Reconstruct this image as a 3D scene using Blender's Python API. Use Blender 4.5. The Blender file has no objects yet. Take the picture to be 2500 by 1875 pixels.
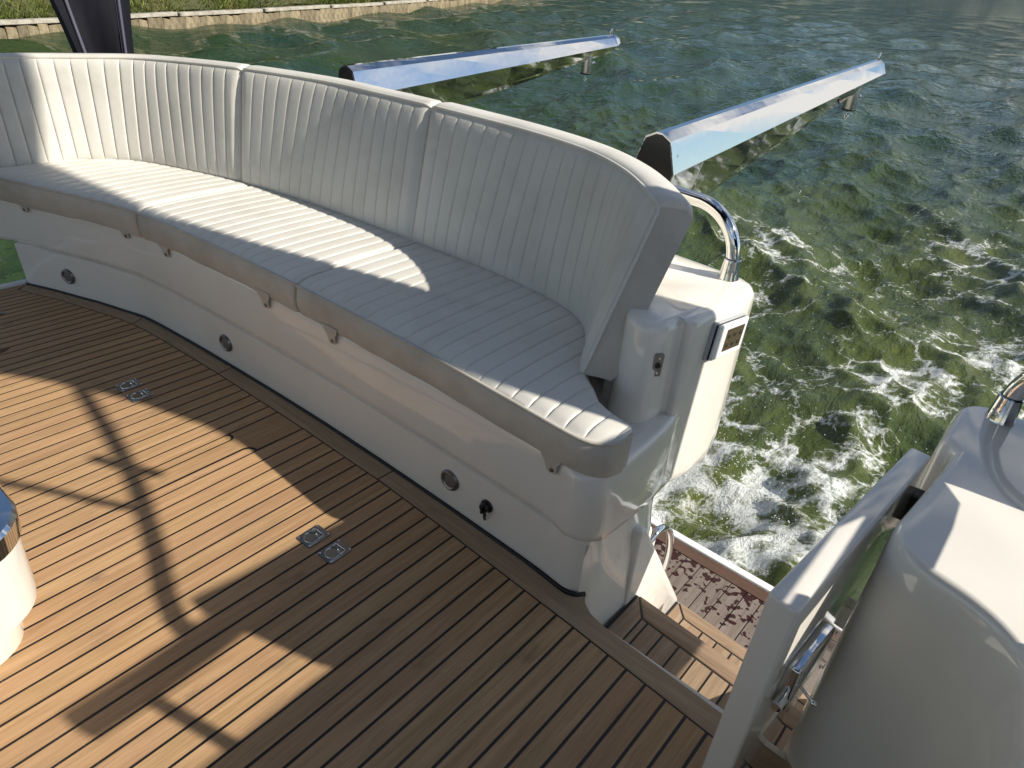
import bpy, bmesh, math, random
import numpy as np
from mathutils import Vector, Matrix
random.seed(7); RNG = np.random.default_rng(11)
SC = bpy.context.scene
COL = SC.collection

# ------------------------------------------------------------------ camera, sky, sun, exposure
CAM_H = 1.4
cam_d = bpy.data.cameras.new('camera'); cam = bpy.data.objects.new('camera', cam_d); COL.objects.link(cam)
cam_d.sensor_width = 36.0; cam_d.lens = 36.0 * 1733.0 / 2500.0; cam_d.clip_start = 0.02; cam_d.clip_end = 6000
RC = Matrix(((0.75615233, -0.39447825, 0.52213078), (0.65039876, 0.36498441, -0.66615901), (0.07221565, 0.84331091, 0.53255198)))
cam.matrix_world = Matrix.Translation((0, 0, CAM_H)) @ RC.to_4x4()
SC.camera = cam
SUN = Vector((1.30, 0.50, 1.0)).normalized()            # towards the sun: port side, a little aft
SUN_EL = math.asin(SUN.z); SUN_AZ = math.atan2(SUN.x, SUN.y)
w = bpy.data.worlds.new('World'); SC.world = w; w.use_nodes = True
nt = w.node_tree; nt.nodes.clear()
def wn(t, **kw):
    n = nt.nodes.new(t)
    for k, v in kw.items(): setattr(n, k, v)
    return n
sky = wn('ShaderNodeTexSky', sky_type='NISHITA', sun_disc=False)
sky.sun_elevation = SUN_EL; sky.sun_rotation = SUN_AZ; sky.altitude = 0; sky.air_density = 1.0; sky.dust_density = 0.1; sky.ozone_density = 3.0
CLX = 4.1; tc = wn('ShaderNodeTexCoord'); mp = wn('ShaderNodeMapping'); mp.inputs['Scale'].default_value = (1.5, 1.5, 5.5); mp.inputs['Location'].default_value = (CLX, 0.7, 0.3)
nz = wn('ShaderNodeTexNoise'); nz.inputs['Scale'].default_value = 1.7; nz.inputs['Detail'].default_value = 9; nz.inputs['Roughness'].default_value = 0.58
rp = wn('ShaderNodeValToRGB'); rp.color_ramp.elements[0].position = 0.51; rp.color_ramp.elements[1].position = 0.64
mx = wn('ShaderNodeMix', data_type='RGBA'); mx.inputs[7].default_value = (9.0, 8.9, 8.8, 1)
bg = wn('ShaderNodeBackground'); bg.inputs['Strength'].default_value = 0.082
out = wn('ShaderNodeOutputWorld')
L = nt.links.new
L(tc.outputs['Generated'], mp.inputs['Vector']); L(mp.outputs['Vector'], nz.inputs['Vector']); L(nz.outputs['Fac'], rp.inputs['Fac'])
sx_ = wn('ShaderNodeSeparateXYZ'); L(tc.outputs['Generated'], sx_.inputs[0])
zr = wn('ShaderNodeMapRange'); zr.inputs['From Min'].default_value = 0.0; zr.inputs['From Max'].default_value = 0.05; L(sx_.outputs['Z'], zr.inputs['Value'])
cm = wn('ShaderNodeMath', operation='MULTIPLY'); L(rp.outputs['Color'], cm.inputs[0]); L(zr.outputs['Result'], cm.inputs[1]); L(cm.outputs[0], mx.inputs[0]); L(sky.outputs['Color'], mx.inputs[6]); L(mx.outputs[2], bg.inputs['Color']); L(bg.outputs['Background'], out.inputs['Surface'])
sd = bpy.data.lights.new('sun', 'SUN'); sd.energy = 4.9; sd.angle = math.radians(0.7); sd.color = (1.0, 0.93, 0.82)
so = bpy.data.objects.new('sun', sd); COL.objects.link(so); so.rotation_euler = (-SUN).to_track_quat('-Z', 'Y').to_euler(); so.location = (20, 5, 15)
SC.view_settings.view_transform = 'Standard'; SC.view_settings.look = 'None'; SC.view_settings.gamma = 1.0; SC.view_settings.use_curve_mapping = False
SC.view_settings.exposure = 0.42

# ------------------------------------------------------------------ materials
class NT:
    def __init__(s, name):
        s.m = bpy.data.materials.new(name); s.m.use_nodes = True; s.t = s.m.node_tree; s.b = s.t.nodes['Principled BSDF']
    def n(s, t, **kw):
        n = s.t.nodes.new(t)
        for k, v in kw.items():
            if k in n.inputs.keys(): n.inputs[k].default_value = v
            else: setattr(n, k, v)
        return n
    def l(s, a, b): s.t.links.new(a, b)
    def coords(s, scale=(1, 1, 1), kind='Object'):
        c = s.n('ShaderNodeTexCoord'); m = s.n('ShaderNodeMapping'); m.inputs['Scale'].default_value = scale
        s.l(c.outputs[kind], m.inputs['Vector']); return m.outputs['Vector']
    def noise(s, vec, scale, detail=4, rough=0.5, dist=0.0):
        n = s.n('ShaderNodeTexNoise', Scale=scale, Detail=detail, Roughness=rough, Distortion=dist); s.l(vec, n.inputs['Vector']); return n.outputs['Fac']
    def ramp(s, fac, stops):
        r = s.n('ShaderNodeValToRGB'); e = r.color_ramp.elements
        while len(e) < len(stops): e.new(0.5)
        for i, (p, c) in enumerate(stops):
            e[i].position = p; e[i].color = (*c, 1) if len(c) == 3 else c
        s.l(fac, r.inputs['Fac']); return r.outputs['Color']
    def mix(s, fac, a, b, mode='MIX'):
        n = s.n('ShaderNodeMix', data_type='RGBA', blend_type=mode)
        for v, i in ((fac, 0), (a, 6), (b, 7)):
            if hasattr(v, 'links'): s.l(v, n.inputs[i])
            elif i == 0: n.inputs[0].default_value = v
            else: n.inputs[i].default_value = (*v, 1)
        return n.outputs[2]
    def math(s, op, a, b=0.0, clamp=False):
        n = s.n('ShaderNodeMath', operation=op, use_clamp=clamp)
        for v, i in ((a, 0), (b, 1)):
            if hasattr(v, 'links'): s.l(v, n.inputs[i])
            else: n.inputs[i].default_value = v
        return n.outputs[0]
    def bump(s, h, strength=0.2, dist=0.01, normal=None):
        b = s.n('ShaderNodeBump', Strength=strength, Distance=dist); s.l(h, b.inputs['Height'])
        if normal is not None: s.l(normal, b.inputs['Normal'])
        s.l(b.outputs['Normal'], s.b.inputs['Normal']); return b.outputs['Normal']
    def set(s, **kw):
        for k, v in kw.items():
            i = s.b.inputs[k.replace('_', ' ')]
            if hasattr(v, 'links'): s.l(v, i)
            else: i.default_value = (*v, 1) if isinstance(v, tuple) and len(v) == 3 else v
        return s.m

def mat_gelcoat():
    t = NT('gelcoat'); v = t.coords()
    n = t.noise(v, 3.0, 5, 0.6); c = t.ramp(n, [(0.3, (0.76, 0.725, 0.65)), (0.7, (0.82, 0.79, 0.725))])
    f = t.noise(v, 220, 2); t.bump(f, 0.012, 0.002)
    r = t.ramp(t.noise(v, 9, 4), [(0.35, (0.05,) * 3), (0.75, (0.13,) * 3)])
    return t.set(Base_Color=c, Roughness=r, Coat_Weight=0.5, Coat_Roughness=0.03, IOR=1.5)
def mat_gelwhite():
    t = NT('gelcoat_white'); return t.set(Base_Color=(0.8, 0.8, 0.79), Roughness=0.3)
def mat_vinyl():
    t = NT('vinyl'); v = t.coords()
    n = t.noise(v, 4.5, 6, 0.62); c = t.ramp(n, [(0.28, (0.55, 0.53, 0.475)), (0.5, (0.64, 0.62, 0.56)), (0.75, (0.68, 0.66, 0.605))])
    g = t.noise(v, 900, 2, 0.5); w_ = t.noise(v, 26, 3, 0.5)
    h = t.math('ADD', t.math('MULTIPLY', g, 0.25), w_)
    t.bump(h, 0.17, 0.004)
    return t.set(Base_Color=c, Roughness=0.5, Sheen_Weight=0.08, Specular_IOR_Level=0.4)
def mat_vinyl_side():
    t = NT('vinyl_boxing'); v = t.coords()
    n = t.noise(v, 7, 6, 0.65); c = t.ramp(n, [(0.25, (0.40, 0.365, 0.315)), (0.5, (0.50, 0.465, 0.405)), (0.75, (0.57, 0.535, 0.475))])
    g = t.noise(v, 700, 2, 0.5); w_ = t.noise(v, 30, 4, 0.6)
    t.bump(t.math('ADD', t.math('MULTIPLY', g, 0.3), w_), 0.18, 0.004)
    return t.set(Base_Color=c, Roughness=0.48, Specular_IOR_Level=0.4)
def mat_teak(name, cols, along='Y', grain=1.0, wet=False, rough=0.62, stain=0.5):
    t = NT(name); sc = {'Y': (60, 2.2, 60), 'X': (2.2, 60, 60)}[along]
    oi = t.n('ShaderNodeObjectInfo'); tc_ = t.n('ShaderNodeTexCoord')
    off = t.n('ShaderNodeVectorMath', operation='MULTIPLY'); off.inputs[1].default_value = (37.3, 91.7, 13.1)
    cmb = t.n('ShaderNodeCombineXYZ')
    for i in range(3): t.l(oi.outputs['Random'], cmb.inputs[i])
    t.l(cmb.outputs[0], off.inputs[0])
    add = t.n('ShaderNodeVectorMath', operation='ADD'); t.l(tc_.outputs['Object'], add.inputs[0]); t.l(off.outputs[0], add.inputs[1])
    m = t.n('ShaderNodeMapping'); m.inputs['Scale'].default_value = sc; t.l(add.outputs[0], m.inputs['Vector']); v = m.outputs['Vector']
    m2 = t.n('ShaderNodeMapping'); m2.inputs['Scale'].default_value = tuple(x * 4.5 for x in sc); t.l(add.outputs[0], m2.inputs['Vector'])
    g1 = t.noise(v, 1.0, 5, 0.6, 0.6); g2 = t.noise(m2.outputs['Vector'], 1.0, 3, 0.6)
    c = t.ramp(g1, [(0.25, cols[0]), (0.5, cols[1]), (0.75, cols[2])])
    hs = t.n('ShaderNodeHueSaturation'); t.l(c, hs.inputs['Color'])
    val = t.math('ADD', t.math('MULTIPLY', oi.outputs['Random'], 0.18), 0.90); t.l(val, hs.inputs['Value'])
    h2 = t.math('ADD', t.math('MULTIPLY', t.math('FRACT', t.math('MULTIPLY', oi.outputs['Random'], 17.0)), 0.010), 0.495); t.l(h2, hs.inputs['Hue'])
    fib = t.ramp(g2, [(0.36, (0.72,) * 3), (0.55, (1.0,) * 3)])
    c2 = t.mix(0.75 * grain, hs.outputs[0], fib, 'MULTIPLY')
    # grey-black dirt marks and pale worn flecks
    s1 = t.n('ShaderNodeMapping'); s1.inputs['Scale'].default_value = (26, 9, 9) if along == 'Y' else (9, 26, 9); t.l(tc_.outputs['Object'], s1.inputs['Vector'])
    st = t.noise(s1.outputs['Vector'], 0.55, 5, 0.62)
    sm = t.ramp(st, [(0.615, (0,) * 3), (0.75, (1,) * 3)])
    c3 = t.mix(t.math('MULTIPLY', sm, stain), c2, (0.075, 0.065, 0.055))
    big = t.noise(tc_.outputs['Object'], 2.3, 4, 0.6); c4 = t.mix(t.math('MULTIPLY', big, 0.30), c3, (0.32, 0.235, 0.155))
    if wet:
        wv = t.noise(tc_.outputs['Object'], 42, 1.5, 0.4); g = t.n('ShaderNodeSeparateXYZ'); t.l(tc_.outputs['Object'], g.inputs[0])
        grad = t.math('MULTIPLY', t.math('SUBTRACT', g.outputs[1], 1.93), 0.95)
        ww = t.math('ADD', wv, t.math('ADD', grad, t.math('MULTIPLY', t.math('SUBTRACT', t.noise(tc_.outputs['Object'], 5, 2), 0.5), 0.5)))
        wm = t.ramp(ww, [(0.605, (0,) * 3), (0.63, (1,) * 3)])
        c4 = t.mix(wm, c4, (0.040, 0.016, 0.012))
        rr = t.ramp(wm, [(0.0, (rough,) * 3), (1.0, (0.12,) * 3)]); t.set(Roughness=rr)
    else: t.set(Roughness=rough)
    t.bump(t.math('ADD', g1, t.math('MULTIPLY', g2, 0.8)), 0.35, 0.0015)
    return t.set(Base_Color=c4, Specular_IOR_Level=0.35)
def mat_plain(name, col, rough=0.5, metal=0.0, spec=0.5, bump=0.0, bscale=60, var=0.0):
    t = NT(name); v = t.coords()
    if var: col = t.ramp(t.noise(v, 6, 5, 0.6), [(0.3, tuple(c * (1 - var) for c in col)), (0.7, tuple(min(1, c * (1 + var)) for c in col))])
    if bump: t.bump(t.noise(v, bscale, 4), bump, 0.003)
    return t.set(Base_Color=col, Roughness=rough, Metallic=metal, Specular_IOR_Level=spec)
def mat_steel():
    t = NT('polished_steel'); v = t.coords(); n = t.noise(v, 14, 6, 0.7)
    r = t.ramp(n, [(0.4, (0.02,) * 3), (0.75, (0.10,) * 3)]); t.bump(t.noise(v, 4.0, 3, 0.5), 0.10, 0.01)
    return t.set(Base_Color=(0.80, 0.79, 0.77), Metallic=1.0, Roughness=r)
def mat_canvas():
    t = NT('navy_canvas'); v = t.coords(); n = t.noise(v, 5, 5, 0.6)
    c = t.ramp(n, [(0.3, (0.0035, 0.004, 0.008)), (0.7, (0.008, 0.0085, 0.016))]); t.bump(t.noise(v, 420, 2), 0.15, 0.002)
    return t.set(Base_Color=c, Roughness=0.75, Specular_IOR_Level=0.25)
def mat_wall():
    t = NT('weathered_pile'); oi = t.n('ShaderNodeObjectInfo'); v = t.coords(); n = t.noise(v, 7, 6, 0.65)
    c = t.ramp(n, [(0.3, (0.12, 0.09, 0.045)), (0.5, (0.23, 0.185, 0.11)), (0.72, (0.36, 0.32, 0.24))])
    hs = t.n('ShaderNodeHueSaturation'); t.l(c, hs.inputs['Color']); t.l(t.math('ADD', t.math('MULTIPLY', oi.outputs['Random'], 0.6), 0.65), hs.inputs['Value'])
    t.bump(t.noise(v, 30, 4), 0.5, 0.02); return t.set(Base_Color=hs.outputs[0], Roughness=0.85)
def mat_cap():
    t = NT('weathered_cap'); v = t.coords(); n = t.noise(v, 5, 6, 0.7)
    c = t.ramp(n, [(0.3, (0.13, 0.12, 0.09)), (0.5, (0.36, 0.33, 0.27)), (0.7, (0.50, 0.47, 0.40))])
    t.bump(t.noise(v, 25, 4), 0.5, 0.02); return t.set(Base_Color=c, Roughness=0.85)
def mat_grass():
    t = NT('grass'); v = t.coords(); n = t.noise(v, 1.3, 4, 0.6)
    c = t.ramp(n, [(0.3, (0.085, 0.125, 0.020)), (0.5, (0.15, 0.185, 0.035)), (0.72, (0.26, 0.235, 0.085))])
    return t.set(Base_Color=c, Roughness=0.6, Specular_IOR_Level=0.3)
def mat_water():
    t = NT('river_water'); tcn = t.n('ShaderNodeTexCoord'); v = tcn.outputs['Object']
    at = t.n('ShaderNodeAttribute', attribute_name='foam'); fm = at.outputs['Fac']
    dn = t.n('ShaderNodeTexNoise', Scale=2.6, Detail=5, Roughness=0.6); t.l(v, dn.inputs['Vector'])
    dv = t.n('ShaderNodeVectorMath', operation='SCALE'); t.l(dn.outputs['Color'], dv.inputs[0]); dv.inputs['Scale'].default_value = 0.55
    av = t.n('ShaderNodeVectorMath', operation='ADD'); t.l(v, av.inputs[0]); t.l(dv.outputs[0], av.inputs[1])
    def cells(scale):
        q = t.n('ShaderNodeTexVoronoi', feature='DISTANCE_TO_EDGE', Scale=scale); t.l(av.outputs[0], q.inputs['Vector']); return q.outputs['Distance']
    big, sml = cells(2.3), cells(9.0)
    n1 = t.noise(v, 3.2, 6, 0.65, 0.8); n2 = t.noise(v, 28, 5, 0.7); n3 = t.noise(v, 95, 3, 0.7)
    lace = t.math('SUBTRACT', 1.0, t.math('MULTIPLY', big, 5.0), clamp=True)
    lace2 = t.math('SUBTRACT', 1.0, t.math('MULTIPLY', sml, 7.0), clamp=True)
    p = t.math('ADD', t.math('ADD', t.math('MULTIPLY', lace, 0.58), t.math('MULTIPLY', lace2, 0.24)), t.math('ADD', t.math('MULTIPLY', n1, 0.80), t.math('MULTIPLY', n2, 0.32)))
    p = t.math('ADD', p, t.math('MULTIPLY', n3, 0.22))
    f = t.math('SUBTRACT', t.math('ADD', t.math('MULTIPLY', fm, 1.15), t.math('MULTIPLY', p, 0.95)), 1.70)
    mask = t.ramp(f, [(0.0, (0,) * 3), (0.10, (0.25,) * 3), (0.38, (1,) * 3)])
    aer = t.math('MULTIPLY', t.math('POWER', fm, 1.25), t.math('ADD', t.math('MULTIPLY', n1, 0.9), 0.1), clamp=True)
    g = t.noise(v, 0.35, 3, 0.5)
    deep = t.ramp(g, [(0.35, (0.011, 0.034, 0.016)), (0.65, (0.027, 0.045, 0.010))])
    c1 = t.mix(aer, deep, (0.23, 0.255, 0.055)); c2 = t.mix(mask, c1, (0.80, 0.83, 0.80))
    sy_ = t.n('ShaderNodeSeparateXYZ'); t.l(v, sy_.inputs[0]); mr = t.n('ShaderNodeMapRange'); t.l(sy_.outputs[1], mr.inputs['Value']); mr.inputs['From Min'].default_value = 15; mr.inputs['From Max'].default_value = 90; mr.inputs['To Min'].default_value = 0.025; mr.inputs['To Max'].default_value = 0.16
    r = t.math('ADD', mr.outputs['Result'], t.math('MULTIPLY', mask, 0.5))
    m1 = t.n('ShaderNodeMapping'); m1.inputs['Scale'].default_value = (1.0, 1.4, 1.0); t.l(v, m1.inputs['Vector'])
    m1.inputs['Rotation'].default_value = (0, 0, math.radians(-25)); m1.inputs['Scale'].default_value = (1.7, 0.8, 1.0)
    def ridge(x): return t.math('SUBTRACT', 1.0, t.math('ABSOLUTE', t.math('SUBTRACT', t.math('MULTIPLY', x, 2.0), 1.0)))
    rip = t.math('ADD', t.math('ADD', t.math('MULTIPLY', t.noise(m1.outputs['Vector'], 1.3, 4, 0.5, 0.6), 0.55), t.math('MULTIPLY', ridge(t.noise(m1.outputs['Vector'], 3.6, 4, 0.5, 0.5)), 0.22)), t.math('ADD', t.math('MULTIPLY', t.noise(m1.outputs['Vector'], 9.0, 3, 0.55, 0.5), 0.16), t.math('MULTIPLY', t.noise(v, 30, 3, 0.6), 0.04)))
    fr = t.n('ShaderNodeMapRange'); t.l(sy_.outputs[1], fr.inputs['Value']); fr.inputs['From Min'].default_value = 6; fr.inputs['From Max'].default_value = 40; fr.inputs['To Max'].default_value = 1.0
    rip = t.math('ADD', rip, t.math('MULTIPLY', fr.outputs['Result'], t.math('ADD', t.math('MULTIPLY', ridge(t.noise(m1.outputs['Vector'], 0.9, 4, 0.55, 0.5)), 1.0), t.math('MULTIPLY', t.noise(m1.outputs['Vector'], 2.4, 3, 0.5, 0.3), 0.7))))
    b1 = t.n('ShaderNodeBump', Strength=1.0, Distance=0.17); t.l(rip, b1.inputs['Height'])
    b2 = t.n('ShaderNodeBump', Strength=0.9, Distance=0.02); t.l(t.math('MULTIPLY', t.math('ADD', n3, n2), t.math('ADD', fm, 0.03)), b2.inputs['Height']); t.l(b1.outputs['Normal'], b2.inputs['Normal'])
    t.l(b2.outputs['Normal'], t.b.inputs['Normal'])
    return t.set(Base_Color=c2, Roughness=r, IOR=1.33, Specular_IOR_Level=0.5)

TEAK = ((0.37, 0.212, 0.098), (0.475, 0.288, 0.142), (0.56, 0.355, 0.190))
TEAKG = ((0.22, 0.145, 0.09), (0.32, 0.22, 0.14), (0.42, 0.31, 0.21))
GREY = ((0.11, 0.085, 0.075), (0.17, 0.14, 0.125), (0.24, 0.205, 0.185))
M = dict(brushed=mat_plain('brushed_steel', (0.62, 0.60, 0.57), 0.24, 1.0), gel=mat_gelcoat(), white=mat_gelwhite(), vinyl=mat_vinyl(), box=mat_vinyl_side(), teak=mat_teak('teak', TEAK), teakx=mat_teak('teak_cross', ((0.27, 0.18, 0.11), (0.37, 0.26, 0.16), (0.45, 0.33, 0.21)), 'X', stain=0.6),
         steps=mat_teak('teak_step', TEAKG, 'Y'), stepsx=mat_teak('teak_step_cross', TEAKG, 'X'), plat=mat_teak('teak_wet', GREY, 'Y', wet=True), platx=mat_teak('teak_wet_cross', ((0.05, 0.022, 0.016), (0.07, 0.03, 0.022), (0.10, 0.05, 0.04)), 'X', rough=0.2),
         caulk=mat_plain('caulk', (0.006, 0.006, 0.007), 0.5), steel=mat_steel(), satin=mat_plain('satin_steel', (0.27, 0.27, 0.27), 0.33, 1.0, bump=0.05, bscale=300), black=mat_plain('black_plastic', (0.008, 0.008, 0.009), 0.3), rubber=mat_plain('black_rubber', (0.012, 0.012, 0.012), 0.6),
         canvas=mat_canvas(), zip=mat_plain('zip_tape', (0.075, 0.07, 0.115), 0.6, bump=0.3, bscale=300), snap=mat_plain('snap_brass', (0.30, 0.26, 0.19), 0.35, 1.0), lens=mat_plain('lens_grey', (0.22, 0.21, 0.20), 0.25, 0.4, bump=0.3, bscale=140),
         grey=mat_plain('grey_plastic', (0.40, 0.42, 0.43), 0.4), amber=mat_plain('smoked_amber', (0.075, 0.058, 0.036), 0.12, bump=0.1, bscale=80), patch=mat_plain('red_wood', (0.10, 0.03, 0.012), 0.5, var=0.4),
         wall=mat_wall(), cap=mat_cap(), grass=mat_grass(), wood=mat_plain('tree_leaves', (0.045, 0.075, 0.02), 0.7, var=0.5), soil=mat_plain('soil', (0.07, 0.075, 0.025), 0.9, var=0.4), water=mat_water(), drop=mat_plain('droplets', (0.85, 0.88, 0.88), 0.06), stitch=mat_plain('stitching', (0.33, 0.31, 0.28), 0.8), scratch=mat_plain('scratch', (0.2, 0.2, 0.2), 0.8))

# ------------------------------------------------------------------ mesh helpers
def link(name, me, mat, parent=None, smooth=False):
    o = bpy.data.objects.new(name, me); COL.objects.link(o)
    if mat is not None and not me.materials: me.materials.append(M[mat] if isinstance(mat, str) else mat)
    if parent is not None: o.parent = parent
    if smooth: me.shade_smooth()
    return o
def tag(o, label, cat, group=None):
    o['label'] = label; o['category'] = cat
    if group: o['group'] = group
    return o
def struct(o, kind='structure'): o['kind'] = kind; return o
def empty(name, loc=(0, 0, 0)):
    o = bpy.data.objects.new(name, None); o.empty_display_size = 0.05; COL.objects.link(o); o.location = loc; return o
def mesh(name, v, f):
    me = bpy.data.meshes.new(name); me.from_pydata([tuple(p) for p in v], [], f); me.update(); return me
def fixn(me):
    bm = bmesh.new(); bm.from_mesh(me); bmesh.ops.remove_doubles(bm, verts=bm.verts, dist=1e-6); bmesh.ops.recalc_face_normals(bm, faces=bm.faces); bm.to_mesh(me); bm.free(); return me
def prism_me(name, poly, z0, z1, bev=0.0, seg=2):
    """vertical prism over polygon [(x,y)]"""
    n = len(poly); v = [(x, y, z0) for x, y in poly] + [(x, y, z1) for x, y in poly]
    f = [tuple(range(n))[::-1], tuple(range(n, 2 * n))] + [(i, (i + 1) % n, n + (i + 1) % n, n + i) for i in range(n)]
    me = fixn(mesh(name, v, f))
    if bev: bevel(me, bev, seg)
    return me
def bevel(me, w, seg=2, ang=30):
    bm = bmesh.new(); bm.from_mesh(me)
    es = [e for e in bm.edges if len(e.link_faces) == 2 and e.calc_face_angle(0) > math.radians(ang)]
    bmesh.ops.bevel(bm, geom=es, offset=w, segments=seg, profile=0.5, affect='EDGES', clamp_overlap=True)
    bm.to_mesh(me); bm.free(); return me
def smooth_by_angle(me, ang=40):
    me.shade_smooth(); me.set_sharp_from_angle(angle=math.radians(ang)); return me
def extrude_me(name, poly, axis, a0, a1, bev=0.0, seg=2):
    """polygon in the plane perpendicular to axis ('X': (y,z), 'Y': (x,z))"""
    mk = (lambda p, a: (a, p[0], p[1])) if axis == 'X' else (lambda p, a: (p[0], a, p[1]))
    n = len(poly); v = [mk(p, a0) for p in poly] + [mk(p, a1) for p in poly]
    f = [tuple(range(n))[::-1], tuple(range(n, 2 * n))] + [(i, (i + 1) % n, n + (i + 1) % n, n + i) for i in range(n)]
    me = fixn(mesh(name, v, f))
    if bev: bevel(me, bev, seg)
    return me
def box_me(name, lo, hi, bev=0.0, seg=2):
    return prism_me(name, [(lo[0], lo[1]), (hi[0], lo[1]), (hi[0], hi[1]), (lo[0], hi[1])], lo[2], hi[2], bev, seg)
def loft(name, loops, cap=True, closed=True):
    n = len(loops[0]); v = [p for l in loops for p in l]; f = []
    for k in range(len(loops) - 1):
        for i in range(n if closed else n - 1):
            j = (i + 1) % n; f.append((k * n + i, k * n + j, (k + 1) * n + j, (k + 1) * n + i))
    if cap: f.append(tuple(range(n))[::-1]); f.append(tuple(range((len(loops) - 1) * n, len(loops) * n)))
    return fixn(mesh(name, v, f))
def tube_me(name, pts, r, seg=10, closed=False, cap=True):
    pts = [Vector(p) for p in pts]; n = len(pts); loops = []; up = None
    rr = r if isinstance(r, (list, tuple)) else [r] * n
    for i, p in enumerate(pts):
        a = pts[i - 1] if (i > 0 or closed) else p; b = pts[(i + 1) % n] if (i < n - 1 or closed) else p
        t = (b - a).normalized()
        if up is None: up = t.orthogonal().normalized()
        up = (up - t * up.dot(t)).normalized(); s = t.cross(up)
        loops.append([tuple(p + (up * math.cos(q) + s * math.sin(q)) * rr[i]) for q in [2 * math.pi * k / seg for k in range(seg)]])
    if closed:
        loops.append(loops[0]); me = loft(name, loops, cap=False)
    else: me = loft(name, loops, cap=cap)
    me.shade_smooth(); return me
def lathe_me(name, prof, seg=28, axis=(0, 0, 1), loc=(0, 0, 0)):
    """profile [(r,h)] revolved about axis"""
    q = Vector(axis).to_track_quat('Z', 'Y'); loops = []
    for r, h in prof:
        loops.append([tuple(q @ Vector((r * math.cos(2 * math.pi * k / seg), r * math.sin(2 * math.pi * k / seg), h)) + Vector(loc)) for k in range(seg)])
    me = loft(name, loops); return smooth_by_angle(me, 35)
def catmull(pts, per=12):
    P = [np.array(p, float) for p in pts]; P = [2 * P[0] - P[1]] + P + [2 * P[-1] - P[-2]]; o = []
    for i in range(1, len(P) - 2):
        a, b, c, d = P[i - 1:i + 3]
        for k in range(per):
            t = k / per; o.append(0.5 * ((2 * b) + (c - a) * t + (2 * a - 5 * b + 4 * c - d) * t * t + (3 * b - a - 3 * c + d) * t ** 3))
    o.append(P[-2]); return np.array(o)
def resample(pl, n):
    pl = np.asarray(pl, float); d = np.r_[0, np.cumsum(np.linalg.norm(np.diff(pl, axis=0), axis=1))]
    s = np.linspace(0, d[-1], n) if np.isscalar(n) else np.asarray(n) * d[-1]
    return np.stack([np.interp(s, d, pl[:, k]) for k in range(pl.shape[1])], 1)
def length(pl): return float(np.linalg.norm(np.diff(np.asarray(pl), axis=0), axis=1).sum())
def rrect(x0, x1, y0, y1, r, n=8):
    o = []
    for cx, cy, a in ((x1 - r, y1 - r, 0), (x0 + r, y1 - r, 90), (x0 + r, y0 + r, 180), (x1 - r, y0 + r, 270)):
        for k in range(n + 1):
            q = math.radians(a + 90 * k / n); o.append((cx + r * math.cos(q), cy + r * math.sin(q)))
    return o

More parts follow.
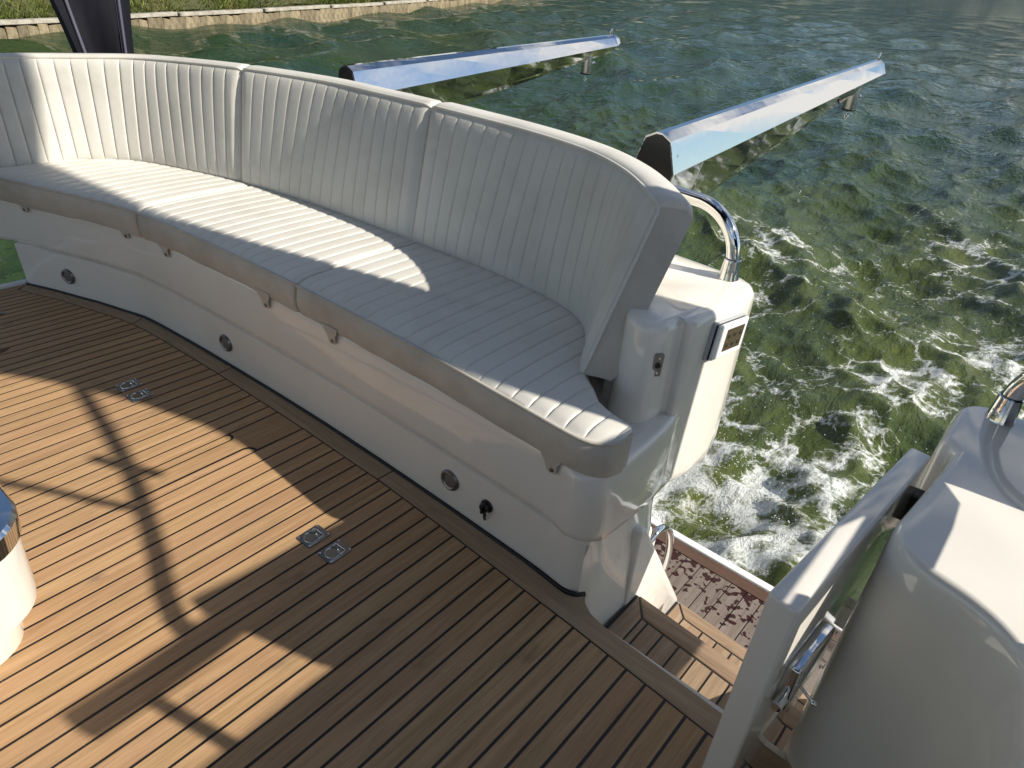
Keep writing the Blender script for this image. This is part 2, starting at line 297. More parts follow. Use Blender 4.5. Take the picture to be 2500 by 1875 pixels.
# ------------------------------------------------------------------ water (structure)
WZ = -0.8
def axis_coords(lo, d0, d1, hi, step, g):
    c = list(np.arange(d0, d1, step)); s = step; x = c[-1]
    while x < hi: s = min(s * g, 40); x += s; c.append(x)
    s = step; x = c[0]; pre = []
    while x > lo: s = min(s * g, 40); x -= s; pre.append(x)
    return np.array(pre[::-1] + c)
def build_water():
    xs = axis_coords(-60, -5.0, 1.0, 500, 0.03, 1.022); ys = axis_coords(-40, 1.7, 9.0, 1500, 0.03, 1.020)
    X, Y = np.meshgrid(xs, ys); sp = np.maximum(np.gradient(xs)[None, :], np.gradient(ys)[:, None])
    Z = np.zeros_like(X); DX = np.zeros_like(X); DY = np.zeros_like(X)
    for k in range(150):
        lam = 0.20 * (3.4 / 0.20) ** RNG.random(); th = math.radians(205) + RNG.normal() * 0.62; kx, ky = math.cos(th) * 2 * math.pi / lam, math.sin(th) * 2 * math.pi / lam
        a = 0.0058 * lam ** 0.80 * (0.6 + 0.8 * RNG.random()); ph = RNG.random() * 6.28
        A = a * np.clip(lam / (4.0 * sp) - 0.5, 0, 1); q = kx * X + ky * Y + ph
        Z += A * np.sin(q); DX += 0.85 * A * math.cos(th) * np.cos(q); DY += 0.85 * A * math.sin(th) * np.cos(q)
    # wake: churned water behind the stern, running aft
    cx = -0.95 - 0.10 * (Y - 2.2); lat = (X - cx) / (1.45 + 0.10 * (Y - 2.2).clip(0))
    core = np.exp(-np.abs(lat) ** 3.0) * (1 / (1 + np.exp((Y - 9.0) / 1.5))) * (Y > 1.2)
    boil = np.exp(-(((X + 0.92) / 0.70) ** 2 + ((Y - 2.62) / 0.46) ** 2) ** 1.3)
    patches = np.zeros_like(X)
    for px, py, r, k in ((-2.15, 4.9, 0.35, .34), (-2.1, 6.2, 0.55, .40), (-2.4, 6.6, 0.4, .3), (-1.55, 3.9, 0.38, .36), (-1.7, 5.3, 0.3, .25), (-1.2, 3.3, 0.4, .32), (-0.45, 4.6, 0.42, .5), (-0.1, 5.4, 0.5, .45), (0.3, 5.0, 0.6, .45), (-0.8, 7.6, 0.5, .42), (-0.3, 7.0, 0.6, .4), (0.4, 7.2, 0.8, .4), (-0.6, 3.4, 0.4, .35), (-1.2, 6.4, 0.35, .22), (-1.3, 8.6, 0.4, .25), (-2.6, 8.3, 0.35, .25), (-0.2, 9.5, 0.7, .3), (-0.9, 5.6, 0.25, .2)):
        patches = np.maximum(patches, k * np.exp(-(((X - px) / r) ** 2 + ((Y - py) / (r * 1.25)) ** 2)))
    foam = np.clip(0.37 * core + 0.95 * patches + 0.50 * boil, 0, 1.25)
    tz = np.zeros_like(X)
    for k in range(110):
        lam = 0.12 * (1.0 / 0.12) ** RNG.random(); th = RNG.random() * 6.28; q = (math.cos(th) * X + math.sin(th) * Y) * 2 * math.pi / lam + RNG.random() * 6.28
        tz += 0.0045 * lam ** 0.8 * np.sin(q) * np.clip(lam / (4.0 * sp) - 0.4, 0, 1)
    tz = 0.016 - 1.5 * np.abs(tz)
    Z += tz * np.clip(core * 0.55 + boil * 1.1, 0, 1.4) + 0.04 * boil
    n, m = X.shape; v = np.stack([X + DX, Y + DY, WZ + Z], -1).reshape(-1, 3)
    me = bpy.data.meshes.new('water'); me.vertices.add(len(v)); me.vertices.foreach_set('co', v.astype(np.float32).ravel())
    i = np.arange(n * m).reshape(n, m); q = np.stack([i[:-1, :-1], i[:-1, 1:], i[1:, 1:], i[1:, :-1]], -1).reshape(-1, 4)
    me.loops.add(q.size); me.loops.foreach_set('vertex_index', q.astype(np.int32).ravel()); me.polygons.add(len(q))
    me.polygons.foreach_set('loop_start', np.arange(0, q.size, 4, dtype=np.int32)); me.polygons.foreach_set('loop_total', np.full(len(q), 4, np.int32))
    me.update(calc_edges=True); a = me.attributes.new('foam', 'FLOAT', 'POINT'); a.data.foreach_set('value', foam.astype(np.float32).ravel())
    me.shade_smooth(); o = struct(link('water', me, 'water')); 
    # flying droplets over the boil
    base = bmesh.new(); bmesh.ops.create_icosphere(base, subdivisions=1, radius=1.0); bv = np.array([p.co[:] for p in base.verts]); bf = [[p.index for p in f.verts] for f in base.faces]; base.free()
    V = []; F = []
    for k in range(1500):
        if k < 900: x, y = RNG.normal(-0.95, 0.42), RNG.normal(2.72, 0.26); h = abs(RNG.normal(0, 0.07)) + 0.03
        else: x, y = RNG.normal(-0.9, 0.75), RNG.uniform(2.4, 6.5); h = abs(RNG.normal(0, 0.025)) + 0.015
        if y < 2.26: continue
        r = RNG.uniform(0.0012, 0.0036); b = len(V); V += [tuple(p * r + np.array([x, y, WZ + h])) for p in bv]; F += [[q_ + b for q_ in f] for f in bf]
    s = link('water_spray', mesh('water_spray', V, F), 'drop', smooth=True); s['kind'] = 'stuff'; s['label'] = 'white droplets thrown up over the churned water behind the platform'; s['category'] = 'spray'
build_water()

# ------------------------------------------------------------------ far bank
def bank_x(y): return -15.3 - 0.10 * y - 0.0057 * max(0, y) ** 2
def build_bank():
    ys = np.linspace(-25, 90, 116); prof = [(-0.25, -0.56), (-0.45, -0.46), (-1.2, -0.22), (-3.0, 0.25), (-8, 0.75), (-60, 1.4)]
    v = []; f = []
    for y in ys:
        for dx, z in prof: v.append((bank_x(y) + dx, y, z + 0.06 * math.sin(y * 1.7 + dx) + 0.04 * random.random()))
    m = len(prof)
    for i in range(len(ys) - 1):
        for j in range(m - 1): f.append((i * m + j, (i + 1) * m + j, (i + 1) * m + j + 1, i * m + j + 1))
    struct(link('river_bank', fixn(mesh('river_bank', v, f)), 'soil', smooth=True))
    root = tag(empty('bank_revetment', (bank_x(8), 8, WZ)), 'low weathered timber pile revetment holding the grassy far bank', 'wall')
    inv = Matrix.Translation((-bank_x(8), -8, -WZ))
    y = 1.6; k = 0
    pile = [extrude_me('pile', [(-0.088, -0.5), (0.088, -0.5), (0.087, 0.20 + d), (-0.087, 0.21 - d)], 'X', -0.05, 0.05, 0.012, 1) for d in (0, 0.015, -0.012)]
    while y < 50:
        o = link('pile', pile[k % 3], 'wall', root); o.location = (bank_x(y) + random.uniform(-0.02, 0.02) - bank_x(8), y - 8, random.uniform(-0.03, 0.02)); o.rotation_euler = (random.uniform(-0.03, 0.03), 0, random.uniform(-0.05, 0.05)); y += 0.178 + random.uniform(0, 0.012); k += 1
    y = 1.2
    while y < 50:
        ln = 2.4; a = math.atan2(-(bank_x(y + ln) - bank_x(y)), ln)
        c = link('cap_board', box_me('cap_board', (-0.11, 0.01, 0), (0.07, ln - 0.012, 0.075), 0.01, 1), 'cap', root); c.location = (bank_x(y) - bank_x(8) - 0.01, y - 8, 0.215 + random.uniform(-0.012, 0.012)); c.rotation_euler = (random.uniform(-0.006, 0.006), 0, a); y += ln
    N = 42000; V = np.zeros((N, 3, 3)); yy = RNG.uniform(1, 34, N) ** 1.0; dep = RNG.random(N) ** 1.6 * 6.5
    h = RNG.uniform(0.12, 0.30, N) * (0.55 + 1.0 * (np.sin(yy * 1.9 + np.sin(yy * 0.7) * 2) * 0.5 + 0.5) * (dep < 1.5)); bx = np.array([bank_x(t) for t in yy]) - 0.22 - dep
    bz = np.interp(dep + 0.22, [0.25, 0.45, 1.2, 3.0, 8], [-0.57, -0.47, -0.24, 0.23, 0.73]); lean = RNG.normal(0, 0.45, (N, 2)) * h[:, None]; lean[:, 0] += np.where(dep < 0.5, 0.14, 0)
    wv = RNG.uniform(0.008, 0.018, N); an = RNG.uniform(0, 6.28, N)
    V[:, 0] = np.stack([bx - wv * np.cos(an), yy - wv * np.sin(an), bz], 1); V[:, 1] = np.stack([bx + wv * np.cos(an), yy + wv * np.sin(an), bz], 1); V[:, 2] = np.stack([bx + lean[:, 0], yy + lean[:, 1], bz + h * np.where(dep < 0.3, 0.7, 1)], 1)
    g = link('bank_grass', mesh('bank_grass', V.reshape(-1, 3), [(3 * i, 3 * i + 1, 3 * i + 2) for i in range(N)]), 'grass'); g['kind'] = 'stuff'; g['label'] = 'long green and straw coloured grass on the far bank'; g['category'] = 'grass'
build_bank()
def far_wood():
    V = []; F = []; n = 0; cl = []
    for k in range(150):
        y = RNG.uniform(-10, 330); cl.append((bank_x(min(y, 60)) - 9 - RNG.uniform(0, 14) - max(0, y - 60) * 0.05, y, RNG.uniform(2.5, 5.0), RNG.uniform(3.5, 7.0)))
    for k in range(110): cl.append((RNG.uniform(-60, 110), 215 + RNG.uniform(-10, 30), RNG.uniform(5, 8), RNG.uniform(6, 11)))
    for cx, cy, r, h in cl:
        m = 130; d = RNG.normal(size=(m, 3)); d /= np.linalg.norm(d, axis=1)[:, None]; d *= (RNG.random(m) ** 0.35)[:, None]
        p = np.stack([cx + d[:, 0] * r, cy + d[:, 1] * r, 0.6 + h + d[:, 2] * h], 1)
        for q in p:
            a = RNG.normal(size=(3, 3)) * (0.16 * r); b = len(V); V += [tuple(q + a[0]), tuple(q + a[1]), tuple(q + a[2])]; F.append((b, b + 1, b + 2))
    o = link('far_wood', mesh('far_wood', V, F), 'wood'); o['kind'] = 'stuff'; o['label'] = 'distant mass of trees beyond the far bank, above the picture'; o['category'] = 'trees'
far_wood()

# ------------------------------------------------------------------ deck
BASE = [(-3.308, 0.83), (-3.176, 0.886), (-3.03, 0.939), (-2.957, 0.967), (-2.826, 1.007), (-2.714, 1.041), (-2.59, 1.057), (-2.331, 1.078), (-2.146, 1.089), (-1.906, 1.102), (-1.657, 1.112), (-1.422, 1.116), (-1.298, 1.117), (-1.061, 1.117), (-0.771, 1.113), (-0.66, 1.106)]
MARG = [(-3.27, 0.783), (-3.204, 0.809), (-3.065, 0.869), (-2.902, 0.92), (-2.776, 0.958), (-2.693, 0.98), (-2.603, 0.993), (-2.49, 1.003), (-2.225, 1.02), (-2.14, 1.026), (-1.795, 1.040), (-1.662, 1.045), (-1.30, 1.051), (-1.088, 1.047), (-0.553, 1.028), (-0.182, 1.008), (0.12, 0.992)]
SEAM = 0.0036; PT = 0.0; CZ = -0.0012
def marg_y(x): return float(np.interp(x, [p[0] for p in MARG], [p[1] for p in MARG]))
def fan(x): return float(np.interp(x, [-3.3, -2.8, -2.3, -1.8], [0.058, 0.048, 0.034, 0.0]))
def seam_x(x, y): return x - fan(x) * (marg_y(x) - y) * 1.0
def build_deck():
    deck = struct(link('deck', prism_me('deck', [(-3.325, -2.5), (0.75, -2.5), (0.75, 1.055), (-0.50, 1.065), (-0.66, 1.14), (-1.3, 1.15), (-2.7, 1.08), (-3.325, 0.86)], -0.06, CZ), 'caulk'))
    YN = -1.6
    def plank(x0, x1, name='plank', y0=YN, yfar=None, wide=False):
        xs = np.linspace(x0 + SEAM, x1 - SEAM, 2)
        far = [(seam_x(x, marg_y(x) - 0.005), marg_y(x) - 0.005) for x in xs]
        if yfar is not None: far = [(x, yfar) for x in xs]
        near = [(seam_x(x, y0), y0) for x in xs]
        me = prism_me(name, [near[0], near[1], far[1], far[0]], -0.012, PT)
        o = link(name, me, 'teak', deck); return o
    right = [-1.662 + 0.05286 * k for k in range(33)]
    for a, b in zip(right[:-1], right[1:]): plank(a, b)
    left = [-1.795, -1.843, -1.892, -1.941, -1.990, -2.040, -2.090, -2.139, -2.188, -2.236, -2.283, -2.33, -2.378, -2.422, -2.468, -2.514, -2.559, -2.605, -2.648, -2.692, -2.735, -2.778, -2.82, -2.862, -2.903, -2.943, -2.984, -3.024, -3.062, -3.099, -3.134, -3.168, -3.203, -3.238, -3.272]
    for b, a in zip(left[:-1], left[1:]): plank(a, b)
    # edge plank along the open starboard side
    me = prism_me('plank', [(seam_x(-3.272, YN) - 0.065, YN), (seam_x(-3.272, YN) - 0.004, YN), (-3.275, 0.775), (-3.310, 0.822)], -0.012, PT); link('plank', me, 'teak', deck)
    # wide king plank: full width near the margin, narrowed by two round-ended strips further forward
    x0, x1 = -1.795 + SEAM, -1.662 - SEAM; ys = 0.855; sl, sr = 0.024, 0.030
    def arc(cx, cy, r, a0, a1, n=6): return [(cx + r * math.cos(math.radians(a0 + (a1 - a0) * k / n)), cy + r * math.sin(math.radians(a0 + (a1 - a0) * k / n))) for k in range(n + 1)]
    yr = ys + 0.02
    poly = [(x0 + sl + 2 * SEAM, YN), (x1 - sr - 2 * SEAM, YN), (x1 - sr - 2 * SEAM, yr - 0.03)] + arc(x1 - sr - 2 * SEAM + sr + 0.004, yr - 0.03, sr + 0.004, 180, 90)[1:] + [(x1, marg_y(x1) - 0.005), (x0, marg_y(x0) - 0.005)] + [(x0, ys + 0.007)] + arc(x0 + sl * 0.5, ys - 0.01, sl * 0.5 + 2 * SEAM, 120, 0) 
    link('king_plank', prism_me('king_plank', poly, -0.012, PT), 'teak', deck)
    link('plank', prism_me('plank', [(x0, YN), (x0 + sl, YN), (x0 + sl, ys - 0.012)] + arc(x0 + sl * 0.5, ys - 0.012, sl * 0.5, 0, 180)[1:], -0.012, PT), 'teak', deck)
    link('plank', prism_me('plank', [(x1 - sr, YN), (x1, YN), (x1, yr - 0.006)] + arc(x1, yr - 0.031, sr - 0.003, 90, 180)[0:] , -0.012, PT), 'teak', deck)
    # margin planks following the bench
    off = 0.010
    def outer(a, b): return [(x, y - off) for x, y in BASE if a < x < b]
    def by(x): return float(np.interp(x, [p[0] for p in BASE], [p[1] for p in BASE]))
    joints = [(-3.27, -3.308), (-2.692, -2.712), (-2.14, -2.146), (-1.30, -1.298)]
    g = SEAM * 0.7
    for (i0, o0), (i1, o1) in zip(joints[:-1], joints[1:]):
        inner = [(i0 + g, marg_y(i0 + g))] + [p for p in MARG if i0 + g < p[0] < i1 - g] + [(i1 - g, marg_y(i1 - g))]
        ou = [(o1 - g, by(o1 - g) - off)] + outer(o0 + g, o1 - g)[::-1] + [(o0 + g, by(o0 + g) - off)]
        link('margin_plank', prism_me('margin_plank', inner + ou, -0.012, PT), 'teakx', deck)
    inner = [(-1.30 + g, 1.051), (-1.088, 1.047), (-0.553, 1.028), (-0.182, 1.008), (0.05, 0.996)]
    ou = [(0.05, 1.060), (-0.164, 1.068), (-0.388, 1.076), (-0.50, 1.079), (-0.545, 1.088), (-0.575, 1.106), (-0.588, 1.124), (-0.595, 1.120), (-0.607, 1.102), (-0.63, 1.093), (-0.66, 1.094)] + [(x, y - off) for x, y in BASE if -1.298 + g < x < -0.68][::-1] + [(-1.298 + g, 1.107)]
    link('margin_plank', prism_me('margin_plank', inner + ou, -0.012, PT), 'teakx', deck)
    link('caulk_bead', tube_me('caulk_bead', [(x, y - 0.003, 0.0) for x, y in BASE] + [(-0.63, 1.104, 0), (-0.605, 1.112, 0), (-0.592, 1.13, 0)], 0.0065, 6), 'rubber', deck)
    link('edge_trim', prism_me('edge_trim', [(seam_x(-3.272, YN) - 0.10, YN), (seam_x(-3.272, YN) - 0.068, YN), (-3.313, 0.824), (-3.338, 0.842)], -0.03, 0.012, 0.004), 'white', deck)
    link('wood_patch', prism_me('wood_patch', [(-2.803, 0.50), (-2.776, 0.50), (-2.766, 0.545), (-2.774, 0.566), (-2.795, 0.588), (-2.801, 0.553)], 0.0002, 0.0016), 'patch', deck)
    # hull below
    hull = prism_me('hull', [(-3.30, -4), (0.56, -4), (0.56, 1.064), (-0.62, 1.064), (-0.62, 1.55), (-3.2, 1.55), (-3.30, 0.7)], -1.3, -0.065, 0.02)
    return deck, hull
deck, hull_me = build_deck()
tag(link('hull', hull_me, 'gel'), 'cream boat hull under the teak deck', 'hull')

# flush pull rings
def ring_pull():
    r = empty('flush_pull_ring')
    plate = fixn(prism_me('plate', rrect(-0.0275, 0.0275, -0.036, 0.036, 0.006, 4), -0.004, 0.003, 0.001, 2)); link('plate', smooth_by_angle(plate, 40), 'satin', r)
    cup = lathe_me('cup', [(0.0165, 0.0032), (0.0185, 0.0048), (0.0195, 0.0032), (0.0195, 0.0028), (0.017, 0.0028)], 28, loc=(0, -0.009, 0)); link('cup_rim', cup, 'steel', r)
    dish = lathe_me('dish', [(0.016, 0.0042), (0.014, 0.0036), (0.009, 0.0033), (0.001, 0.0032)], 28, loc=(0, -0.009, 0)); link('cup', dish, 'snap', r)
    arm = tube_me('ring_handle', [(-0.019, -0.012, 0.0035), (-0.019, 0.018, 0.0035), (-0.017, 0.020, 0.0035), (0.017, 0.020, 0.0035), (0.019, 0.018, 0.0035), (0.019, -0.012, 0.0035)], 0.0018, 6); link('ring_handle', arm, 'steel', r)
    slot = box_me('slot', (-0.017, 0.0165, 0.0025), (0.017, 0.0185, 0.0034)); link('slot', slot, 'black', r)
    sc = lathe_me('screw', [(0.0031, 0.0), (0.0031, 0.0012), (0.002, 0.0019), (0.0003, 0.0021)], 12)
    for x in (-0.0225, 0.0225):
        for y in (-0.031, 0.031): o = link('screw', sc, 'steel', r); o.location = (x, y, 0.0026)
    return r
def copy_tree(o, parent=None):
    c = o.copy(); COL.objects.link(c); c.parent = parent
    for ch in list(o.children): copy_tree(ch, c)
    return c
rp0 = ring_pull(); spots = [(-1.237, 0.774, 'flush steel pull ring on the sunlit plank, nearest the middle of the deck'), (-1.152, 0.779, 'flush steel pull ring in shade, just right of the half sunlit pull ring'),
                            (-2.268, 0.768, 'flush steel pull ring, farther from camera of the pair by the bench in shade'), (-2.184, 0.765, 'flush steel pull ring at the edge of the bench shadow, nearer of the far pair'), (-3.098, 0.625, 'flush steel pull ring cut by the left picture edge near the open side')]
for i, (x, y, lab) in enumerate(spots):
    o = rp0 if i == 0 else copy_tree(rp0); o.location = (x, y, 0.0005); o.rotation_euler = (0, 0, [0.03, 0.03, 0.0, 0.0, 0.25][i]); tag(o, lab, 'pull ring', 'flush pull rings in the deck')

# ------------------------------------------------------------------ bench moulding
def offset_front(pts, d): return [(x, y - d) for x, y in pts]
bench = tag(empty('transom_bench', (-1.7, 1.3, 0)), 'curved cream moulded bench and coaming wrapped round the stern', 'bench')
binv = Matrix.Translation((1.7, -1.3, 0))
def bpart(name, me, mat, smooth=True, ang=50):
    me.transform(binv)
    if smooth: smooth_by_angle(me, ang)
    return link(name, me, mat, bench)
fb = catmull(BASE, 4)
def corner(cx, cy, r, a0, a1, n=8): return [(cx + r * math.cos(math.radians(a0 + (a1 - a0) * k / n)), cy + r * math.sin(math.radians(a0 + (a1 - a0) * k / n))) for k in range(n + 1)]
def lower_outline(d):
    f = [(x, y - d) for x, y in fb if x < -0.68]
    e = corner(-0.650, 1.160 - d * 0.6, 0.055, -90, -12, 8)
    a = [tuple(p) for p in catmull([(-0.590, 1.165), (-0.580, 1.21), (-0.573, 1.27), (-0.570, 1.34), (-0.572, 1.40), (-0.582, 1.455), (-0.605, 1.50), (-0.65, 1.54)], 4)]
    return f + e + a + [(-3.25, 1.58), (-3.318, 1.40), (-3.318, 0.86)]
lo = []
for z, d in ((-0.62, -0.03), (-0.3, -0.02), (-0.01, 0.0), (0.06, 0.001), (0.165, 0.004), (0.180, 0.004), (0.185, -0.006)): lo.append([(x - (0.028 * min(1, max(0, (z + 0.12) / 0.2)) if x > -0.64 and y > 1.13 else 0), y, z) for x, y in lower_outline(d)])
bpart('base', loft('base', lo), 'gel')
def upper_outline(d):
    f = [(-3.50, 0.68 - d), (-3.42, 0.75 - d)] + [(x - (0.0 if x > -3.2 else 0.02), y - 0.004 - d) for x, y in fb if -3.33 < x < -0.70]
    e = corner(-0.662 + d * 0.0, 1.166, 0.076 + d, -88, -8, 10)
    a = [(-0.586 + d, 1.22), (-0.588 + d, 1.30), (-0.592 + d, 1.40), (-0.600 + d, 1.455), (-0.606 + d, 1.52)]
    return f + e + a + [(-0.66, 1.56), (-3.28, 1.5), (-3.52, 0.92)]
uo = []
for z, d in ((0.186, -0.030), (0.187, -0.006), (0.192, 0.0), (0.21, 0.003), (0.30, 0.002), (0.362, -0.002), (0.376, -0.006), (0.382, -0.014), (0.383, -0.04)): uo.append([(x, y, z - (float(np.interp(y, [1.08, 1.18, 1.38, 1.5], [0, 0.022, 0.05, 0.07])) * max(0.0, 1 - (z - 0.186) / 0.1) if x > -0.72 else 0)) for x, y in upper_outline(d)])
bpart('seat_band', loft('seat_band', uo), 'gel')
# coaming behind the seat with the gate post at its port end
CO = [(-3.30, 1.45), (-2.62, 1.62), (-1.75, 1.72), (-1.3, 1.73), (-1.0, 1.66), (-0.86, 1.52), (-0.795, 1.42)] + corner(-0.705, 1.425, 0.062, 190, 330, 10) + [(-0.645, 1.425), (-0.642, 1.452), (-0.634, 1.462), (-0.620, 1.458), (-0.611, 1.466), (-0.606, 1.52), (-0.596, 1.62), (-0.588, 1.72), (-0.592, 1.77), (-0.612, 1.805), (-0.645, 1.822), (-0.72, 1.835), (-0.87, 1.85), (-1.3, 1.86), (-2.2, 1.85), (-3.0, 1.70), (-3.40, 1.45)]
def zb(y): return float(np.interp(y, [1.18, 1.38, 1.64, 1.72, 1.79], [0.165, 0.136, 0.088, 0.092, 0.12]))
def co_loop(z, ymax, inset=0.0, zf=None, splay=0.0):
    c = np.mean(np.array(CO[7:30]), 0); o = []
    for x, y in CO:
        y2 = ymax - (1.86 - y) * 0.35 if y > ymax - 0.02 and x > -1.0 else y
        y2 = min(y2, ymax) if x > -1.0 else y
        # post leans out a little towards the bottom
        y3 = y2 - splay if y2 < 1.45 and x > -0.8 else y2
        x2 = x
        if inset and x > -1.0:
            x2 = x - inset if x > -0.70 else x; y3 = y3 + inset * 0.9 if y3 < 1.45 else (y3 - inset * 0.9 if y3 > 1.74 else y3)
        o.append((x2, y3, zf(y3) if zf else z))
    return o
cl = [co_loop(0, 1.66, 0.05, lambda y: zb(y) + 0.004), co_loop(0, 1.70, 0.02, lambda y: zb(y) - 0.0), co_loop(0, 1.74, 0.004, lambda y: zb(y) + 0.012), co_loop(0, 1.775, 0.0, lambda y: zb(y) + 0.035), co_loop(0.19, 1.81, 0, lambda y: max(0.16, zb(y) + 0.06), 0.03), co_loop(0.26, 1.838, 0, None, 0.026), co_loop(0.36, 1.85, 0, None, 0.02), co_loop(0.5, 1.853, 0, None, 0.010), co_loop(0.60, 1.851, 0), co_loop(0.630, 1.850, 0.0), co_loop(0.644, 1.846, 0.004), co_loop(0.652, 1.836, 0.011), co_loop(0.655, 1.82, 0.022)]
bpart('coaming', loft('coaming', cl), 'gel', ang=60)

# ------------------------------------------------------------------ seat cushions
ZS = 0.488
FRX = [(-3.62, 0.60), (-3.45, 0.70), (-3.30, 0.79), (-3.14, 0.845), (-2.95, 0.915), (-2.75, 0.985), (-2.55, 1.032), (-2.3, 1.062), (-1.95, 1.085), (-1.7, 1.096), (-1.4, 1.103), (-1.1, 1.104), (-0.9, 1.099), (-0.72, 1.093), (-0.66, 1.094), (-0.625, 1.104), (-0.60, 1.122), (-0.588, 1.142), (-0.582, 1.172)]
BKX = [(-3.62, 0.74), (-3.42, 0.98), (-3.30, 1.16), (-3.20, 1.27), (-3.0, 1.38), (-2.62, 1.51), (-2.2, 1.57), (-1.74, 1.61), (-1.3, 1.63), (-1.1, 1.61), (-0.97, 1.56), (-0.88, 1.46), (-0.83, 1.36), (-0.79, 1.31), (-0.745, 1.275), (-0.72, 1.25), (-0.69, 1.232), (-0.655, 1.220), (-0.60, 1.208), (-0.582, 1.196)]
fc, bc = catmull(FRX, 8), catmull(BKX, 8)
yf = lambda x: float(np.interp(x, fc[:, 0], fc[:, 1])); yb = lambda x: float(np.interp(x, bc[:, 0], bc[:, 1]))
RIB = 0.0535
def rib_samples(a, b, w, x0=None):
    k0 = math.ceil((a - 1e-6 - (x0 or 0)) / w); xs = {round(a, 5), round(b, 5)}
    k = k0 - 1
    while (x0 or 0) + k * w < b + w:
        for t in (0.0, 0.022, 0.05, 0.11, 0.22, 0.36, 0.5, 0.64, 0.78, 0.89, 0.95, 0.978):
            x = (x0 or 0) + (k + t) * w
            if a < x < b: xs.add(round(x, 5))
        k += 1
    return sorted(xs)
def rib_h(x, w, x0, k=0.72):
    t = ((x - x0) / w) % 1.0; d = min(t, 1 - t)
    return k * (0.0030 * (1 - (1 - 2 * d) ** 2) ** 0.6 - 0.0058 * math.exp(-(d / 0.036) ** 2))
def seat_cushion(a, b, label, endround=False):
    xs = rib_samples(a, b, RIB, b - 0.014); root = tag(empty('seat_cushion', ((a + b) / 2, yf((a + b) / 2) + 0.2, 0.375)), label, 'cushion', 'ribbed seat cushions on the bench')
    off = Vector(root.location); loops = []; pipe = []; pipe_b = []
    extra = [b - q for q in (0.002, 0.005, 0.009)] + [a + q for q in (0.002, 0.005, 0.009, 0.016)] + ([b - q for q in (0.013, 0.018, 0.024, 0.032, 0.04)] if endround else [])
    xs = sorted(set(round(x, 5) for x in xs + extra if a <= x <= b))
    for x in xs:
        F, Bk = yf(x), yb(x); e = min(x - a, (b - x) if not endround else 9)
        rd = 0.016; q = rd - math.sqrt(max(0, rd * rd - max(0, rd - e) ** 2)); F2 = F + q * 0.9; drop = q * 0.55
        D = max(Bk - F2, 0.004); rh = rib_h(x, RIB, b - 0.014)
        m = [0.015, 0.04, 0.075, 0.12, 0.2, 0.35, 0.5, 0.65, 0.8, 0.9, 0.96]
        s = min(1.0, D / 0.12)
        prof = [(Bk, 0.386), (Bk + 0.002, 0.43), (Bk + 0.001, ZS - 0.018)]
        for t in m[::-1]:
            y = F2 + D * t; ed = min(t * D, (1 - t) * D); wgt = min(1, max(0, (ed - 0.004) / 0.02))
            roll = -0.010 * math.exp(-((t * D) / 0.022) ** 2) if s > 0.5 else -0.004
            crown = 0.006 * s * (1 - (2 * t - 1) ** 2)
            prof.append((y, ZS + crown + rh * wgt * s + roll - drop))
        fx = 0.0025 * math.sin(x * 23) + 0.002 * math.sin(x * 61 + 1)
        prof += [(F2 + 0.003, ZS - 0.013 - drop), (F2 - 0.003, ZS - 0.022 - drop), (F2 - 0.006 + fx * 0.5, ZS - 0.05), (F2 - 0.004 + fx, 0.415), (F2 + 0.0, 0.392), (F2 + 0.006, 0.379 + 0.0015 * math.sin(x * 15) + 0.001 * math.sin(x * 37)), (F2 + min(0.03, D * 0.4), 0.3845)]
        loops.append([(x - off.x, y - off.y, z - off.z) for y, z in prof]); pipe.append((x - off.x, F2 + 0.0005 - off.y, ZS - 0.0125 - drop - off.z)); pipe_b.append((x - off.x, Bk - off.y, ZS - 0.014 - off.z))
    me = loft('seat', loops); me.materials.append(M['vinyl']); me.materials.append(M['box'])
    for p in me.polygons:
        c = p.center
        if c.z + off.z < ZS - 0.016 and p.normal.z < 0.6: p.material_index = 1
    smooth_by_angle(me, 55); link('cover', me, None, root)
    # piping all round the top panel
    ring = pipe + pipe_b[::-1]; ring = resample(np.array(ring + [ring[0]]), max(40, int(length(ring) / 0.012)))[:-1]
    link('piping', tube_me('piping', ring, 0.0050, 7, closed=True), 'box', root)
    return root, off
def tab(root, off, x, flip=1):
    y = float(np.interp(x, fb[:, 0], fb[:, 1])) - 0.0155; s = flip
    P = [(-0.042, 0.012), (0.034, 0.012), (0.028, -0.008), (0.019, -0.018), (0.017, -0.046), (-0.002, -0.051), (-0.012, -0.046), (-0.020, -0.022)]
    P = [(s * px, pz) for px, pz in P]
    me = extrude_me('strap', P, 'Y', -0.0012, 0.0012, 0.0006, 1); o = link('strap', me, 'box', root); o.location = (x - off.x, y - off.y, 0.386 - off.z); o.rotation_euler = (0.10, 0, math.atan2(yf(x + 0.03) - yf(x - 0.03), 0.06))
    sn = lathe_me('snap', [(0.0062, 0.0), (0.0058, 0.0024), (0.003, 0.0034), (0.0004, 0.0032)], 16, axis=(0, -1, 0)); c = link('snap', sn, 'snap', o); c.location = (s * 0.004, -0.0014, -0.037)
    return o
c1 = seat_cushion(-3.60, -2.573, 'left ribbed cream seat cushion tapering round the starboard corner of the bench')
c2 = seat_cushion(-2.563, -1.718, 'middle ribbed cream seat cushion, mostly crossed by the sunlit band')
c3 = seat_cushion(-1.708, -0.582, 'right ribbed cream seat cushion with rounded end by the gate', True)
for (rt, of), xs in ((c1, (-3.19, -2.70)), (c2, (-2.45, -1.88)), (c3, (-1.555, -0.725))):
    for x in xs: tab(rt, of, x, 1 if x > -3 else -1)

